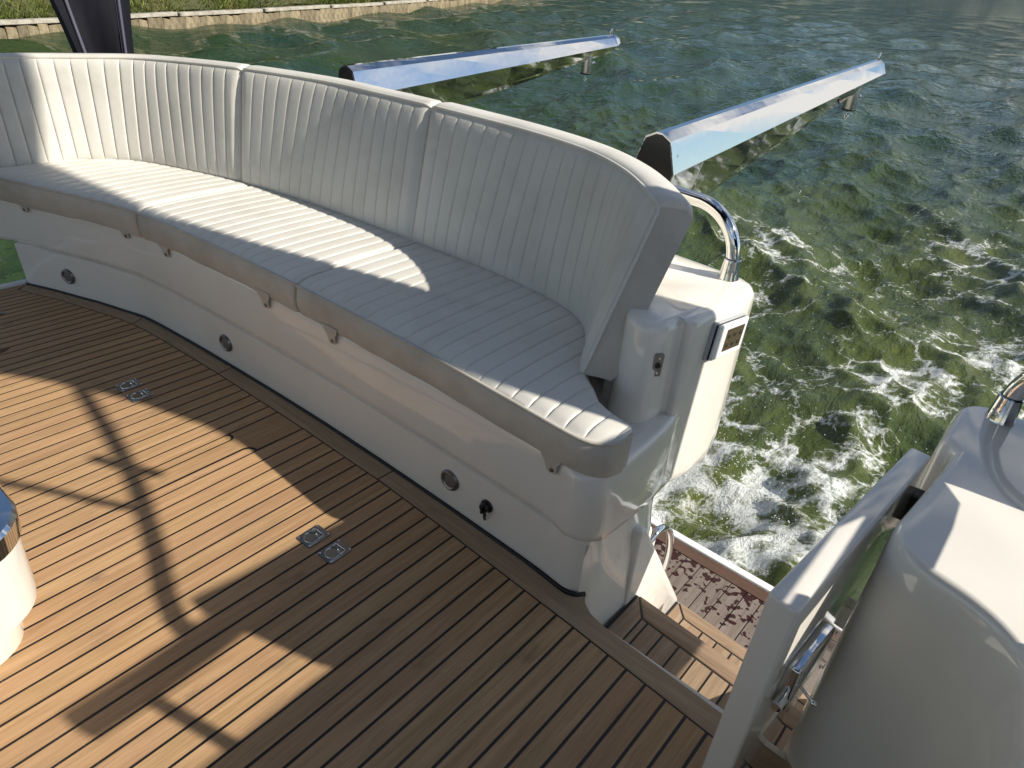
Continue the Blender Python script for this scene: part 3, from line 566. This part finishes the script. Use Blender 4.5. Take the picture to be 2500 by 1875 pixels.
# ------------------------------------------------------------------ back cushions
C0 = [(-3.36, 0.42), (-3.33, 0.62), (-3.29, 0.85), (-3.255, 1.05), (-3.22, 1.18), (-3.11, 1.305), (-2.90, 1.395), (-2.625, 1.480), (-2.30, 1.535), (-2.0, 1.562), (-1.735, 1.580), (-1.5, 1.592), (-1.3, 1.594), (-1.1, 1.575), (-0.97, 1.525), (-0.875, 1.415), (-0.815, 1.295)]
C1 = [(-3.50, 0.45), (-3.46, 0.66), (-3.40, 0.88), (-3.33, 1.07), (-3.255, 1.20), (-3.14, 1.36), (-2.97, 1.455), (-2.665, 1.565), (-2.31, 1.665), (-2.04, 1.695), (-1.785, 1.715), (-1.5, 1.728), (-1.3, 1.722), (-1.12, 1.690), (-0.98, 1.630), (-0.875, 1.560), (-0.79, 1.488)]
Z1 = [0.868, 0.868, 0.87, 0.873, 0.876, 0.882, 0.89, 0.902, 0.908, 0.91, 0.911, 0.911, 0.911, 0.911, 0.909, 0.905, 0.90]
NS = 20
c0, c1_, zt = catmull(C0, NS), catmull(C1, NS), catmull([(z,) for z in Z1], NS)[:, 0]
def back_cushion(i0, i1, label, ribs_from=None):
    s0, s1 = i0 * NS, i1 * NS; seg0, seg1, zz = c0[s0:s1 + 1], c1_[s0:s1 + 1], zt[s0:s1 + 1]
    mid = (seg0 + seg1) / 2; Ln = length(mid); d = np.r_[0, np.cumsum(np.linalg.norm(np.diff(mid, axis=0), axis=1))]
    nr = round(Ln / 0.0555); wv = (Ln - 0.02) / nr
    ss = [x for x in rib_samples(0.0, Ln, wv, 0.01)]; ss = sorted(set([round(x, 5) for x in ss] + [0.002, 0.005, 0.009, round(Ln - 0.002, 5), round(Ln - 0.005, 5), round(Ln - 0.009, 5)]))
    I = lambda arr, s: np.array([np.interp(s, d, arr[:, k]) for k in range(2)])
    origin = Vector((*(seg0[len(seg0) // 2]), 0.47)); root = tag(empty('back_cushion', origin), label, 'cushion', 'ribbed back cushions of the bench')
    loops = []; pf = []; TH = 0.088 if i1 < 16 else 0.100
    for s in ss:
        a, b = I(seg0, s), I(seg1, s); z1 = float(np.interp(s, d, zz)); e = 0.01; t = I(mid, min(Ln, s + e)) - I(mid, max(0, s - e)); t /= np.linalg.norm(t); nrm = np.array([t[1], -t[0]])
        ed = min(s, Ln - s); rd = 0.022; q = rd - math.sqrt(max(0, rd * rd - max(0, rd - ed) ** 2)); rh = rib_h(s, wv, 0.01, 0.42 + 0.35 * (i1 == 7))
        z0 = 0.478; H = z1 - z0; prof = []
        vs = [0.012, 0.03, 0.055, 0.10, 0.2, 0.35, 0.5, 0.65, 0.8, 0.9, 0.945, 0.97, 0.988]
        fl = min(1, ed / 0.03)
        for v in vs:
            base = a + (b - a) * v; em = min(v * H, (1 - v) * H); wg = min(1, max(0, (em - 0.006) / 0.02)) * fl
            puff = 0.012 * (1 - (2 * v - 1) ** 4) * fl - 0.008 * math.exp(-(em / 0.012) ** 2) + rh * wg - q * 0.45
            p = base + nrm * puff; prof.append((p[0], p[1], z0 + H * v * (1 - 0) - (q * 0.8 * (v - 0.5) * 2)))
        topb = b - nrm * 0.012; prof += [(*(b - nrm * 0.008), z1 + 0.002 - q), (*(b - nrm * 0.03), z1 + 0.008 - q), (*(b - nrm * (TH - 0.02)), z1 + 0.004 - q), (*(b - nrm * (TH - 0.004)), z1 - 0.010 - q), (*(b - nrm * TH), z1 - 0.035), (*(a + (b - a) * 0.5 - nrm * TH), z0 + H * 0.5), (*(a - nrm * TH), z0 + 0.012), (*(a - nrm * (TH - 0.012)), z0)]
        prof.append((*(a - nrm * 0.01), z0 + q))
        loops.append([(p[0] - origin.x, p[1] - origin.y, p[2] - origin.z) for p in prof]); pf.append((prof[0], prof[len(vs) - 1], nrm))
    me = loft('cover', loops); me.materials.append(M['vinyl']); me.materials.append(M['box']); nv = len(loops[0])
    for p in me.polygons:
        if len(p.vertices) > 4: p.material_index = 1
    smooth_by_angle(me, 60); link('cover', me, None, root)
    bot = [(p[0][0] + p[2][0] * 0.001, p[0][1] + p[2][1] * 0.001, p[0][2] - 0.001) for p in pf]; top = [(p[1][0], p[1][1], p[1][2] + 0.002) for p in pf]
    ring = [tuple(np.array(p) - np.array(origin)) for p in bot + top[::-1]]; ring = resample(np.array(ring + [ring[0]]), max(40, int(length(ring) / 0.012)))[:-1]
    link('piping', tube_me('piping', ring, 0.0054, 7, closed=True), 'vinyl', root)
    return root
back_cushion(0, 7, 'left ribbed cream back cushion curving round the starboard corner, partly sunlit')
back_cushion(7, 10, 'middle ribbed cream back cushion, in shade between the two back seams')
back_cushion(10, 16, 'right ribbed cream back cushion with padded end leaning over the gate post')

# ------------------------------------------------------------------ courtesy lights, socket, strike plate, remote box
def face_pt(x, z):  # point on lower base face
    y = float(np.interp(x, fb[:, 0], fb[:, 1])) - 0.003; dx = 0.02
    t = Vector((2 * dx, float(np.interp(x + dx, fb[:, 0], fb[:, 1]) - np.interp(x - dx, fb[:, 0], fb[:, 1])), 0)).normalized(); return Vector((x, y, z)), Vector((t.y, -t.x, 0))
def courtesy(x, z, label):
    p, n = face_pt(x, z); r = empty('courtesy_light', p); r.rotation_euler = n.to_track_quat('Z', 'Y').to_euler(); tag(r, label, 'light', 'round courtesy lights in the bench base')
    link('bezel', lathe_me('bezel', [(0.033, -0.002), (0.033, 0.004), (0.030, 0.0085), (0.025, 0.0095), (0.0215, 0.0075), (0.0205, 0.0045)], 36), 'satin', r); link('lens', lathe_me('lens', [(0.0206, 0.002), (0.0206, 0.0055), (0.012, 0.0068), (0.0005, 0.007)], 30), 'lens', r)
courtesy(-3.075, 0.088, 'round grey courtesy light near the left end of the bench base'); courtesy(-2.165, 0.093, 'round grey courtesy light in the bench base below the middle seat cushion'); courtesy(-1.062, 0.103, 'round grey courtesy light in the bench base beside the black socket')
p, n = face_pt(-0.921, 0.098); so_ = empty('socket_cap', p); so_.rotation_euler = n.to_track_quat('Z', 'Y').to_euler(); tag(so_, 'black round power socket cap with a rubber strap in the bench base', 'socket')
link('flange', lathe_me('flange', [(0.020, -0.001), (0.020, 0.004), (0.018, 0.006), (0.013, 0.006)], 26), 'black', so_); link('cap', lathe_me('cap', [(0.0145, 0.004), (0.0145, 0.016), (0.0125, 0.019), (0.0005, 0.0195)], 20), 'black', so_)
link('grip', box_me('grip', (-0.003, -0.013, 0.018), (0.003, 0.013, 0.026), 0.0015), 'black', so_); link('strap', tube_me('strap', [(0.004, -0.012, 0.015), (0.005, -0.022, 0.014), (0.001, -0.032, 0.010), (-0.002, -0.044, 0.006), (-0.002, -0.050, 0.003)], [0.004, 0.005, 0.004, 0.0035, 0.003], 8), 'rubber', so_)
st = tag(empty('strike_plate', (-0.650, 1.392, 0.548)), 'small dark steel strike plate with a round hole on the gate post', 'strike plate'); st.rotation_euler = (0.05, 0, math.radians(48))
link('plate', smooth_by_angle(extrude_me('plate', rrect(-0.0125, 0.0125, -0.032, 0.032, 0.004, 4), 'Y', -0.003, 0.004, 0.0008, 1)), 'satin', st)
link('hole', lathe_me('hole', [(0.0075, 0), (0.0075, 0.0012), (0.0055, 0.0012), (0.0005, 0.0004)], 18, axis=(0, -1, 0), loc=(0, -0.0032, 0)), 'black', st)
for z in (-0.021, 0.021): link('screw', lathe_me('screw', [(0.003, 0), (0.003, 0.001), (0.0004, 0.0016)], 12, axis=(0, -1, 0), loc=(0, -0.0032, z)), 'steel', st)
rb = tag(empty('remote_box', (-0.590, 1.625, 0.566)), 'small white hinged box with a smoked amber window on the coaming side', 'control box'); rb.rotation_euler = (math.radians(-6), 0, math.radians(-5))
link('back_plate', box_me('back_plate', (-0.02, -0.078, -0.052), (0.003, 0.078, 0.052), 0.003), 'grey', rb); link('lid', box_me('lid', (0.006, -0.072, -0.049), (0.016, 0.076, 0.049), 0.006, 3), 'white', rb)
link('gasket', box_me('gasket', (0.002, -0.072, -0.048), (0.0065, 0.072, 0.048)), 'black', rb); wdw = link('window', box_me('window', (0.0145, -0.030, -0.031), (0.0170, 0.060, 0.032), 0.001), 'amber', rb)
for j in range(3):
    for k in range(2): link('button', lathe_me('button', [(0.008, 0), (0.008, 0.0012), (0.006, 0.002), (0.0005, 0.002)], 14, axis=(1, 0, 0), loc=(0.0166, -0.014 + 0.029 * j, -0.013 + 0.026 * k)), 'snap', wdw)

# ------------------------------------------------------------------ boarding steps, stringer, swim platform
steps = tag(empty('boarding_steps', (-0.3, 1.35, -0.65)), 'two teak treaded boarding steps leading down to the swim platform', 'steps')
sinv = Matrix.Translation((0.3, -1.35, 0.65))
def spart(name, me, mat, sm=False):
    me.transform(sinv)
    if sm: smooth_by_angle(me)
    return link(name, me, mat, steps)
def step(z, xl, xr, y0, yseam, nosew, side, seams, zlow):
    sk = -0.066; ln = lambda x, y: y + sk * (x - xl)
    spart('tread_base', prism_me('tread_base', [(xl, y0), (xr, y0), (xr, ln(xr, yseam + nosew)), (xl, ln(xl, yseam + nosew))], zlow, z - 0.004, 0.002), 'gel')
    spart('caulk_bed', prism_me('caulk_bed', [(xl - 0.006, y0 + 0.004), (xr, y0 + 0.004), (xr, ln(xr, yseam + nosew) - 0.004), (xl - 0.006, ln(xl, yseam + nosew) - 0.004)], z - 0.010, z - 0.0025), 'rubber')
    g = 0.003
    spart('nosing', prism_me('nosing', [(xl + side + g, ln(xl + side, yseam) + g), (xr, ln(xr, yseam) + g), (xr, ln(xr, yseam + nosew)), (xl + g * 1.5, ln(xl, yseam + nosew))], z - 0.022, z, 0.004), 'stepsx', True)
    spart('plank', prism_me('plank', [(xl + 0.004, y0 + 0.006), (xl + side - g, y0 + 0.006), (xl + side - g, ln(xl + side, yseam) - g * 0.2), (xl + 0.004, ln(xl, yseam + nosew) - 0.008)], z - 0.018, z), 'steps')
    ed = [xl + side] + seams + [xr]
    for a, b in zip(ed[:-1], ed[1:]): spart('plank', prism_me('plank', [(a + g, y0 + 0.006), (b - g, y0 + 0.006), (b - g, ln(b, yseam) - g), (a + g, ln(a, yseam) - g)], z - 0.018, z), 'steps')
step(-0.20, -0.562, 0.04, 1.10, 1.336, 0.066, 0.054, [-0.487] + [-0.435 + 0.052 * k for k in range(9)], -0.42)
step(-0.42, -0.528, 0.04, 1.42, 1.614, 0.050, 0.048, [-0.46 + 0.052 * k for k in range(1, 9)], -0.66)
spart('riser', box_me('riser', (-0.60, 1.068, -0.64), (0.05, 1.09, -0.014)), 'gel')
spart('stringer', extrude_me('stringer', [(1.34, -0.645), (1.34, 0.085), (1.365, 0.085), (1.775, -0.525), (1.81, -0.60), (1.81, -0.645)], 'X', -0.66, -0.568, 0.010, 3), 'gel', True)
spart('stringer', extrude_me('stringer', [(1.09, -0.645), (1.09, -0.012), (1.28, -0.012), (1.40, -0.07), (1.72, -0.525), (1.76, -0.645)], 'X', -0.034, 0.03, 0.010, 3), 'gel', True)
plat = struct(link('swim_platform', prism_me('swim_platform', [(-3.0, 1.3), (0.9, 1.3), (0.9, 2.165), (-3.0, 2.165)], -0.72, -0.6545), 'caulk'))
x = -1.9
while x < 0.8:
    link('plank', prism_me('plank', [(x + 0.0022, 1.5), (x + 0.062, 1.5), (x + 0.062, 2.098), (x + 0.0022, 2.098)], -0.66, -0.65), 'plat', plat); x += 0.0642
for a, b in ((-2.6, -1.25), (-1.246, 0.0), (0.004, 0.85)): link('margin_plank', prism_me('margin_plank', [(a, 2.103), (b, 2.103), (b, 2.155), (a, 2.155)], -0.66, -0.65), 'platx', plat)
link('edge_trim', box_me('edge_trim', (-3.0, 2.158, -0.74), (0.9, 2.192, -0.640), 0.004), 'white', plat); link('rub_strip', box_me('rub_strip', (-3.0, 2.192, -0.72), (0.9, 2.200, -0.655), 0.002), 'rubber', plat)
gr = tag(empty('grab_handle', (-0.64, 1.66, -0.25)), 'small bent chrome grab handle beside the boarding steps', 'handle')
hp = catmull([(-0.635, 1.56, -0.15), (-0.632, 1.61, -0.135), (-0.630, 1.67, -0.165), (-0.628, 1.715, -0.24), (-0.628, 1.735, -0.33), (-0.632, 1.73, -0.42), (-0.64, 1.70, -0.46)], 6); me = tube_me('tube', hp, 0.0125, 12); me.transform(Matrix.Translation((0.64, -1.66, 0.25))); link('tube', me, 'steel', gr)
link('post', box_me('post', (-0.02, -0.12, -0.4), (-0.005, -0.02, 0.06), 0.003), 'gel', gr)

# ------------------------------------------------------------------ handrails on the coamings
def handrail(x, y, z, label, leg=0.045, run=-0.9, rad=0.135, tilt=0.0, sgn=-1):
    r = tag(empty('handrail', (x, y, z)), label, 'rail'); 
    pts = [(0, 0, 0.03), (0, 0, leg + 0.012)] + [(sgn * rad * (1 - math.cos(math.radians(q))), tilt * rad * (1 - math.cos(math.radians(q))), leg + rad * math.sin(math.radians(q))) for q in range(8, 91, 6)] + [(sgn * (rad + 0.15 + 0.25 * k), tilt * (rad + 0.15 + 0.25 * k), leg + rad) for k in range(0, int(abs(run) / 0.25))]
    link('tube', tube_me('tube', pts, 0.0195, 20), 'steel', r)
    link('collar', lathe_me('collar', [(0.0285, -0.004), (0.0285, 0.003), (0.0265, 0.008), (0.0245, 0.04), (0.0228, 0.056), (0.0205, 0.058)], 30), 'steel', r)
    link('joint', lathe_me('joint', [(0.0208, 0.0575), (0.0208, 0.0595)], 24), 'black', r); return r
handrail(-0.680, 1.780, 0.6545, 'bent chrome handrail rising from the coaming beside the right davit', tilt=0.05)
handrail(0.025, 1.629, 0.6195, 'bent chrome handrail cut by the right picture edge on the port coaming', run=0.75, rad=0.13, sgn=1, tilt=-0.05)

# ------------------------------------------------------------------ port coaming and gate
pc = tag(empty('port_coaming', (0.15, 1.1, 0)), 'large cream moulded coaming filling the lower right corner', 'coaming')
PF = [(-0.0168, 1.234), (-0.021, 1.16), (-0.029, 1.07), (-0.0355, 1.000)] + [tuple(p) for p in catmull([(-0.037, 0.978), (-0.033, 0.950), (-0.022, 0.924), (-0.004, 0.907), (0.021, 0.895), (0.070, 0.881), (0.111, 0.859), (0.142, 0.825), (0.160, 0.775), (0.168, 0.69)], 4)] + [(0.19, 0.56), (0.22, 0.37), (0.24, 0.2), (0.34, 0.2)]
PO = PF + [(0.345, 1.44), (0.25, 1.45), (0.12, 1.446), (0.03, 1.440)] + corner(0.012, 1.385, 0.056, 100, 178, 8) + [(-0.0445, 1.32), (-0.044, 1.27), (-0.041, 1.256), (-0.033, 1.246)]
KS = 0.975 / 0.8375; PF = [(x * KS, y * KS) for x, y in PF]; PO = [(x * KS, y * KS) for x, y in PO]
PL = [(-0.033, 1.175)] + PF[4:] + [(0.40, 1.17)]
def inset_poly(P, d):
    n = len(P); o = []
    for i in range(n):
        a, b, c = np.array(P[i - 1]), np.array(P[i]), np.array(P[(i + 1) % n]); t = (c - a) / (np.linalg.norm(c - a) + 1e-9); o.append(tuple(b + np.array([-t[1], t[0]]) * d))
    return o
ar = sum(PO[i - 1][0] * PO[i][1] - PO[i][0] * PO[i - 1][1] for i in range(len(PO))); sg = 1 if ar > 0 else -1
pl = []
for z, d in ((0.355, 0.03), (0.36, 0.012), (0.375, 0.002), (0.40, 0.0), (0.57, 0.0), (0.595, 0.001), (0.607, 0.0035), (0.615, 0.0075), (0.6195, 0.0135), (0.62, 0.018)): pl.append([(x - 0.15, y - 1.1, z) for x, y in inset_poly(PO, d * sg)])
lw = [[(x - 0.15, y - 1.1, z) for x, y in inset_poly(PL, d * sg)] for z, d in ((-0.66, -0.010), (-0.2, -0.007), (0.1, -0.004), (0.45, -0.001), (0.57, 0.0015), (0.58, 0.003))]
link('lower_moulding', smooth_by_angle(loft('lower_moulding', lw), 50), 'gel', pc)
link('moulding', smooth_by_angle(loft('moulding', pl), 50), 'gel', pc)
gate = tag(empty('gate', (-0.06, 1.43, 0)), 'open cream moulded gate standing edge-on beside the port coaming', 'gate')
gx = lambda p: (p[0] + 0.06, p[1] - 1.43)
gp = [gx(p) for p in [(-0.1438, 0.8535), (-0.093, 0.8475), (-0.0470, 1.4297), (-0.0891, 1.4330)]]
gm = prism_me('panel', gp, 0.02, 0.59, 0.0); bevel(gm, 0.007, 4); link('panel', smooth_by_angle(gm, 45), 'gel', gate)
gd = Vector((0.046, 0.5822, 0)).normalized(); ga = math.atan2(-gd.x, gd.y)
la = empty('latch', (0, 0, 0)); la.parent = gate; la.name = 'latch'
bpy.data.objects.remove(la)
lb = box_me('latch', (0, -0.062, -0.046), (0.021, 0.062, 0.046), 0.004, 3); lo_ = link('latch', smooth_by_angle(lb, 45), 'steel', gate); lc = Vector((-0.093, 0.8475, 0)) + gd * 0.150; lo_.location = (lc.x + 0.06, lc.y - 1.43, 0.345); lo_.scale = (1.15, 1.15, 1.15); lo_.rotation_euler = (0, 0, ga)
link('bolt', lathe_me('bolt', [(0.0085, -0.01), (0.0085, 0.016), (0.0078, 0.018), (0.0005, 0.018)], 20, axis=(0, -1, 0), loc=(0.012, -0.066, -0.022)), 'steel', lo_)
link('lever', tube_me('lever', [(0.022, -0.030, -0.012), (0.034, -0.034, -0.014), (0.044, -0.037, -0.016), (0.049, -0.038, -0.0165), (0.054, -0.039, -0.017)], [0.0026, 0.0026, 0.0028, 0.0052, 0.0022], 10), 'steel', lo_)
for yy, zz in ((-0.055, -0.042), (-0.055, 0.042), (0.055, 0.042), (0.055, -0.042)): link('screw', lathe_me('screw', [(0.0032, 0), (0.0032, 0.001), (0.0004, 0.0014)], 10, axis=(1, 0, 0), loc=(0.0235, yy, zz)), 'satin', lo_)
for z in (0.12, 0.47):
    h = link('hinge', box_me('hinge', (-0.008, -0.03, -0.035), (0.018, 0.006, 0.035), 0.003), 'black', gate); h.location = (0.014, 0.0, z)

# ------------------------------------------------------------------ davits
def davit(x0, x1, y0, y1, z0, z1, label):
    r = tag(empty('davit', (x0, y0, z0)), label, 'davit', 'polished steel davits over the stern'); L_ = y1 - y0
    def sec(t, k=1.0):
        d = 0.36 - 0.27 * min(1, t * 1.02) ** 0.75; cw = 1 - 0.36 * t; sd_ = 0.112 - 0.062 * t
        cx = (x1 - x0) * t; top = (z1 - z0) * t; h = [(0.010, 0), (0.044 * cw, -0.018 * cw), (0.074 * cw, -sd_), (0.030 * cw, -d * 0.86), (0.016 * cw, -d)]
        return [(cx + a * k, L_ * t, top + b * k - (1 - k) * 0.03) for a, b in h] + [(cx - a * k, L_ * t, top + b * k - (1 - k) * 0.03) for a, b in h[::-1]]
    ts = [0, 0.006, 0.1, 0.3, 0.5, 0.7, 0.85, 0.955, 0.975]; loops = [sec(t) for t in ts] + [sec(1.0, 0.62)]
    me = loft('arm', loops); me.shade_flat(); link('arm', me, 'steel', r)
    e = sec(0.0); pl_ = mesh('end_plate', [(p[0] * 0.95, -0.004, p[2] * 0.95 - 0.006) for p in e] + [(p[0] * 0.95, 0.004, p[2] * 0.95 - 0.006) for p in e], [tuple(range(10)), tuple(range(10, 20))[::-1]] + [(i, (i + 1) % 10, 10 + (i + 1) % 10, 10 + i) for i in range(10)])
    link('end_plate', fixn(pl_), 'black', r)
    t = 0.865; c = sec(t); bz = c[4][2] - 0.014; cx = (x1 - x0) * t
    w_ = link('winch_barrel', lathe_me('winch_barrel', [(0.029, 0.035), (0.029, -0.054), (0.0285, -0.056)], 28, loc=(cx, L_ * t, bz)), 'brushed', r)
    link('winch_rim', lathe_me('winch_rim', [(0.0315, -0.054), (0.0315, -0.060), (0.024, -0.063), (0.0005, -0.063)], 28, loc=(cx, L_ * t, bz)), 'black', w_)
    link('hook', tube_me('hook', [(cx, L_ * t, bz - 0.063), (cx, L_ * t, bz - 0.077), (cx - 0.007, L_ * t, bz - 0.085), (cx - 0.006, L_ * t, bz - 0.097), (cx, L_ * t, bz - 0.102), (cx + 0.006, L_ * t, bz - 0.097), (cx + 0.007, L_ * t, bz - 0.085), (cx + 0.001, L_ * t, bz - 0.077)], 0.0033, 8), 'steel', w_)
    link('wing_bolt', lathe_me('wing_bolt', [(0.004, 0), (0.004, 0.02), (0.008, 0.021), (0.008, 0.028), (0.0005, 0.028)], 10, axis=(0.4, 1, 0.1), loc=(cx + 0.01, L_ * t + 0.02, bz - 0.004)), 'steel', w_)
    te = sec(0.965)[0]; link('tip_eye', tube_me('tip_eye', [(te[0] - 0.004, te[1] - 0.014, te[2] - 0.004), (te[0] - 0.004, te[1] - 0.012, te[2] + 0.018), (te[0] - 0.004, te[1] - 0.004, te[2] + 0.030), (te[0] - 0.004, te[1] + 0.006, te[2] + 0.030), (te[0] - 0.004, te[1] + 0.012, te[2] + 0.016), (te[0] - 0.004, te[1] + 0.012, te[2] - 0.012)], 0.0042, 8), 'steel', r)
    link('rivet', lathe_me('rivet', [(0.0045, 0), (0.004, 0.002), (0.0004, 0.0028)], 10, axis=(1, 0, 0.2), loc=(0.058, 0.03, -0.062)), 'steel', r)
    link('bracket', box_me('bracket', (-0.03, 0.02, -0.55), (0.03, 0.09, -0.25), 0.004), 'steel', r)
    return r
davit(-1.085, -1.015, 2.0, 3.86, 0.930, 1.045, 'right polished steel davit with black end plate, tip near the upper right')
davit(-2.585, -2.475, 2.0, 3.86, 0.896, 0.965, 'left polished steel davit, mostly behind the middle back cushion')

# ------------------------------------------------------------------ canvas pillar at the starboard quarter
cv = tag(empty('canvas_pillar', (-3.42, 1.4, 0.6)), 'dark navy canvas canopy leg with zips behind the left back cushion', 'canopy leg')
def cvl(z, a, b, b0=0.0): return [(-3.42 + 0.035 * math.sin(7 * t + z * 3) + b0 - (-3.42), y - 1.4, z - 0.6) for t, y in ((k / 8, a + (b - a) * k / 8) for k in range(9))]
lev = [(0.55, 1.34, 1.50), (0.72, 1.305, 1.505), (0.86, 1.278, 1.515), (0.96, 1.26, 1.53), (1.06, 1.24, 1.548), (1.4, 1.16, 1.62), (1.9, 1.04, 1.75), (2.5, 0.95, 1.9)]
loops = [cvl(z, a, b, 0.0) + cvl(z, a, b, -0.05)[::-1] for z, a, b in lev]; link('canvas', smooth_by_angle(loft('canvas', loops), 60), 'canvas', cv)
for fr in (0.20, 0.755):
    path = []
    for z, a, b in lev:
        y = a + (b - a) * (fr if fr > 0.5 else fr * (0.75 + 0.35 * (z - 0.86))); t = (y - a) / (b - a); path.append((0.035 * math.sin(7 * t + z * 3) + 0.003, y - 1.4, z - 0.6))
    v = []; 
    for p in path: v += [(p[0], p[1] - 0.010, p[2]), (p[0] + 0.002, p[1], p[2]), (p[0], p[1] + 0.010, p[2])]
    zt_ = link('zip_tape', mesh('zip_tape', v, [(3 * i + j, 3 * i + j + 1, 3 * i + 4 + j, 3 * i + 3 + j) for i in range(len(path) - 1) for j in (0, 1)]), 'zip', cv); link('zip_teeth', tube_me('zip_teeth', [(p[0] + 0.003, p[1] - 0.004, p[2]) for p in path], 0.004, 6), 'black', cv)

# ------------------------------------------------------------------ low table with chrome rim (left edge)
tb = tag(empty('low_table', (-1.53, -0.06, 0)), 'white moulded pedestal table with chrome rim cut by the left edge', 'table')
def rl(x0, x1, y0, y1, r, z): return [(x + 1.53, y + 0.06, z) for x, y in rrect(x0, x1, y0, y1, r, 9)]
link('plinth', smooth_by_angle(loft('plinth', [rl(-1.68, -1.385, -0.28, 0.155, 0.10, 0.0), rl(-1.69, -1.365, -0.29, 0.165, 0.10, 0.10), rl(-1.69, -1.352, -0.29, 0.17, 0.10, 0.21)]), 40), 'gel', tb)
link('body', smooth_by_angle(loft('body', [rl(-1.76, -1.292, -0.33, 0.180, 0.10, 0.168), rl(-1.77, -1.284, -0.34, 0.190, 0.105, 0.172), rl(-1.772, -1.280, -0.345, 0.193, 0.108, 0.20), rl(-1.775, -1.262, -0.35, 0.196, 0.11, 0.352)]), 40), 'gel', tb)
link('rim', smooth_by_angle(loft('rim', [rl(-1.775, -1.262, -0.35, 0.198, 0.11, 0.352), rl(-1.78, -1.256, -0.355, 0.204, 0.115, 0.358), rl(-1.78, -1.252, -0.355, 0.206, 0.115, 0.402), rl(-1.775, -1.258, -0.35, 0.200, 0.11, 0.41), rl(-1.75, -1.285, -0.325, 0.172, 0.09, 0.411), rl(-1.745, -1.292, -0.32, 0.166, 0.085, 0.404)]), 40), 'steel', tb)
link('top', prism_me('top', [(x + 1.53, y + 0.06) for x, y in rrect(-1.742, -1.296, -0.317, 0.162, 0.083, 8)], 0.3, 0.4055, 0.001), 'teak', tb)

# ------------------------------------------------------------------ unseen port side: bulwark and canvas curtain shaped to shade the cockpit, plus tubes
PX = 0.25; OY, OZ = -0.135, -0.269
bw = tag(empty('port_bulwark', (PX + 0.02, 0, 0)), 'unseen cream port bulwark on the right, sized to shade the deck', 'bulwark')
link('wall', extrude_me('wall', [(-3.0, -0.6), (1.025, -0.6), (1.025, 1.14 + OZ), (-3.0, 1.14 + OZ)], 'X', -0.02, 0.05, 0.006), 'gel', bw)  # unseen wall, top and aft end set by the deck shade
cu = tag(empty('shade_curtain', (PX, 1.6, 0.6)), 'unseen navy canvas curtain on the right, shaped to shade the cockpit', 'canopy')
def cup(p): return [(y + OY - 1.6, z + OZ - 0.6) for y, z in p]
link('pillar', extrude_me('pillar', cup([(1.50, 0.97), (1.535, 0.83), (1.875, 0.83), (1.915, 0.88), (1.975, 0.97), (2.0, 1.06), (2.03, 1.60), (2.12, 2.09), (2.18, 2.5), (2.25, 2.83), (2.47, 3.4), (2.56, 3.75), (2.62, 4.1), (1.5, 4.1), (1.62, 2.66), (1.70, 2.56), (1.735, 2.48), (1.77, 2.38), (1.793, 2.24), (1.80, 2.11), (1.788, 1.92), (1.75, 1.78), (1.70, 1.64), (1.668, 1.5), (1.658, 1.39), (1.56, 1.16), (1.535, 1.07)]), 'X', -0.008, 0.008), 'canvas', cu)  # unseen caster, outline traced back along the sun from the shadow edges
link('valance', extrude_me('valance', cup([(-3.0, 2.67), (1.62, 2.66), (1.5, 4.1), (-3.0, 4.1)]), 'X', -0.008, 0.008), 'canvas', cu)
link('shade_band', extrude_me('shade_band', cup([(1.13, 1.160), (1.36, 1.158), (1.42, 1.138), (1.57, 1.138), (1.66, 1.39), (1.28, 1.41), (1.15, 1.425)]), 'X', -0.03, 0.03, 0.01), 'canvas', cu)  # added band, shaped to shade the deck while the gate stays lit
rl_ = tag(empty('side_rail', (PX, 1.0, 1.14)), 'chrome tube rail and stays outside the picture on the right', 'rail')
def rt(name, pts, r): me = tube_me(name, [(PX - 0.0, y + OY, z + OZ) for y, z in pts], r, 10); me.transform(Matrix.Translation((-PX, -1.0, -1.14))); link(name, me, 'steel', rl_)
rt('stay', [(1.80, 2.30), (1.778, 2.268), (1.633, 2.053), (1.543, 1.927), (1.442, 1.797), (1.344, 1.688), (1.249, 1.581), (1.203, 1.535), (1.146, 1.475), (1.095, 1.41), (1.078, 1.37)], 0.021)
rt('stay', [(1.22, 2.30), (1.302, 2.018), (1.332, 1.918), (1.35, 1.824), (1.372, 1.740)], 0.014); rt('fitting', [(1.50, 1.965), (1.505, 1.90), (1.522, 1.815)], 0.018)
rt('top_rail', [(0.80, 1.33), (0.95, 1.33), (1.05, 1.335), (1.16, 1.345)], 0.034); rt('lower_rail', [(1.12, 1.088), (1.40, 1.088), (1.48, 1.092), (1.54, 1.12), (1.57, 1.16)], 0.026); rt('post', [(0.91, 1.32), (0.882, 1.12)], 0.016)

ca = tag(empty('shade_roof', (-1.7, -1.0, 2.6)), 'unseen navy canvas roof added over the cockpit to cut sky light', 'canopy')  # unseen roof, added to darken the shaded deck
rf = [[(x, y, 0.16 * (1 - (x / 1.95) ** 2) + k) for x in np.linspace(-1.95, 1.85, 9)] for y in np.linspace(-3.2, 1.75, 7) for k in (0.0,)]
v = [(x, y, 0.16 * (1 - (x / 1.95) ** 2) + k) for k in (0.0, 0.012) for y in np.linspace(-3.2, 1.75, 7) for x in np.linspace(-1.95, 1.85, 9)]
f = [(a + i, a + i + 1, a + i + 10, a + i + 9) for a in [k * 63 + r * 9 for k in (0, 1) for r in range(6)] for i in range(8)]
link('canvas_top', mesh('canvas_top', v, f), 'canvas', ca)
for y in (-3.0, -1.4, 0.2, 1.7): link('bow', tube_me('bow', [(x, y, 0.16 * (1 - (x / 1.95) ** 2) - 0.016) for x in np.linspace(-1.95, 1.85, 13)], 0.014, 8), 'steel', ca)
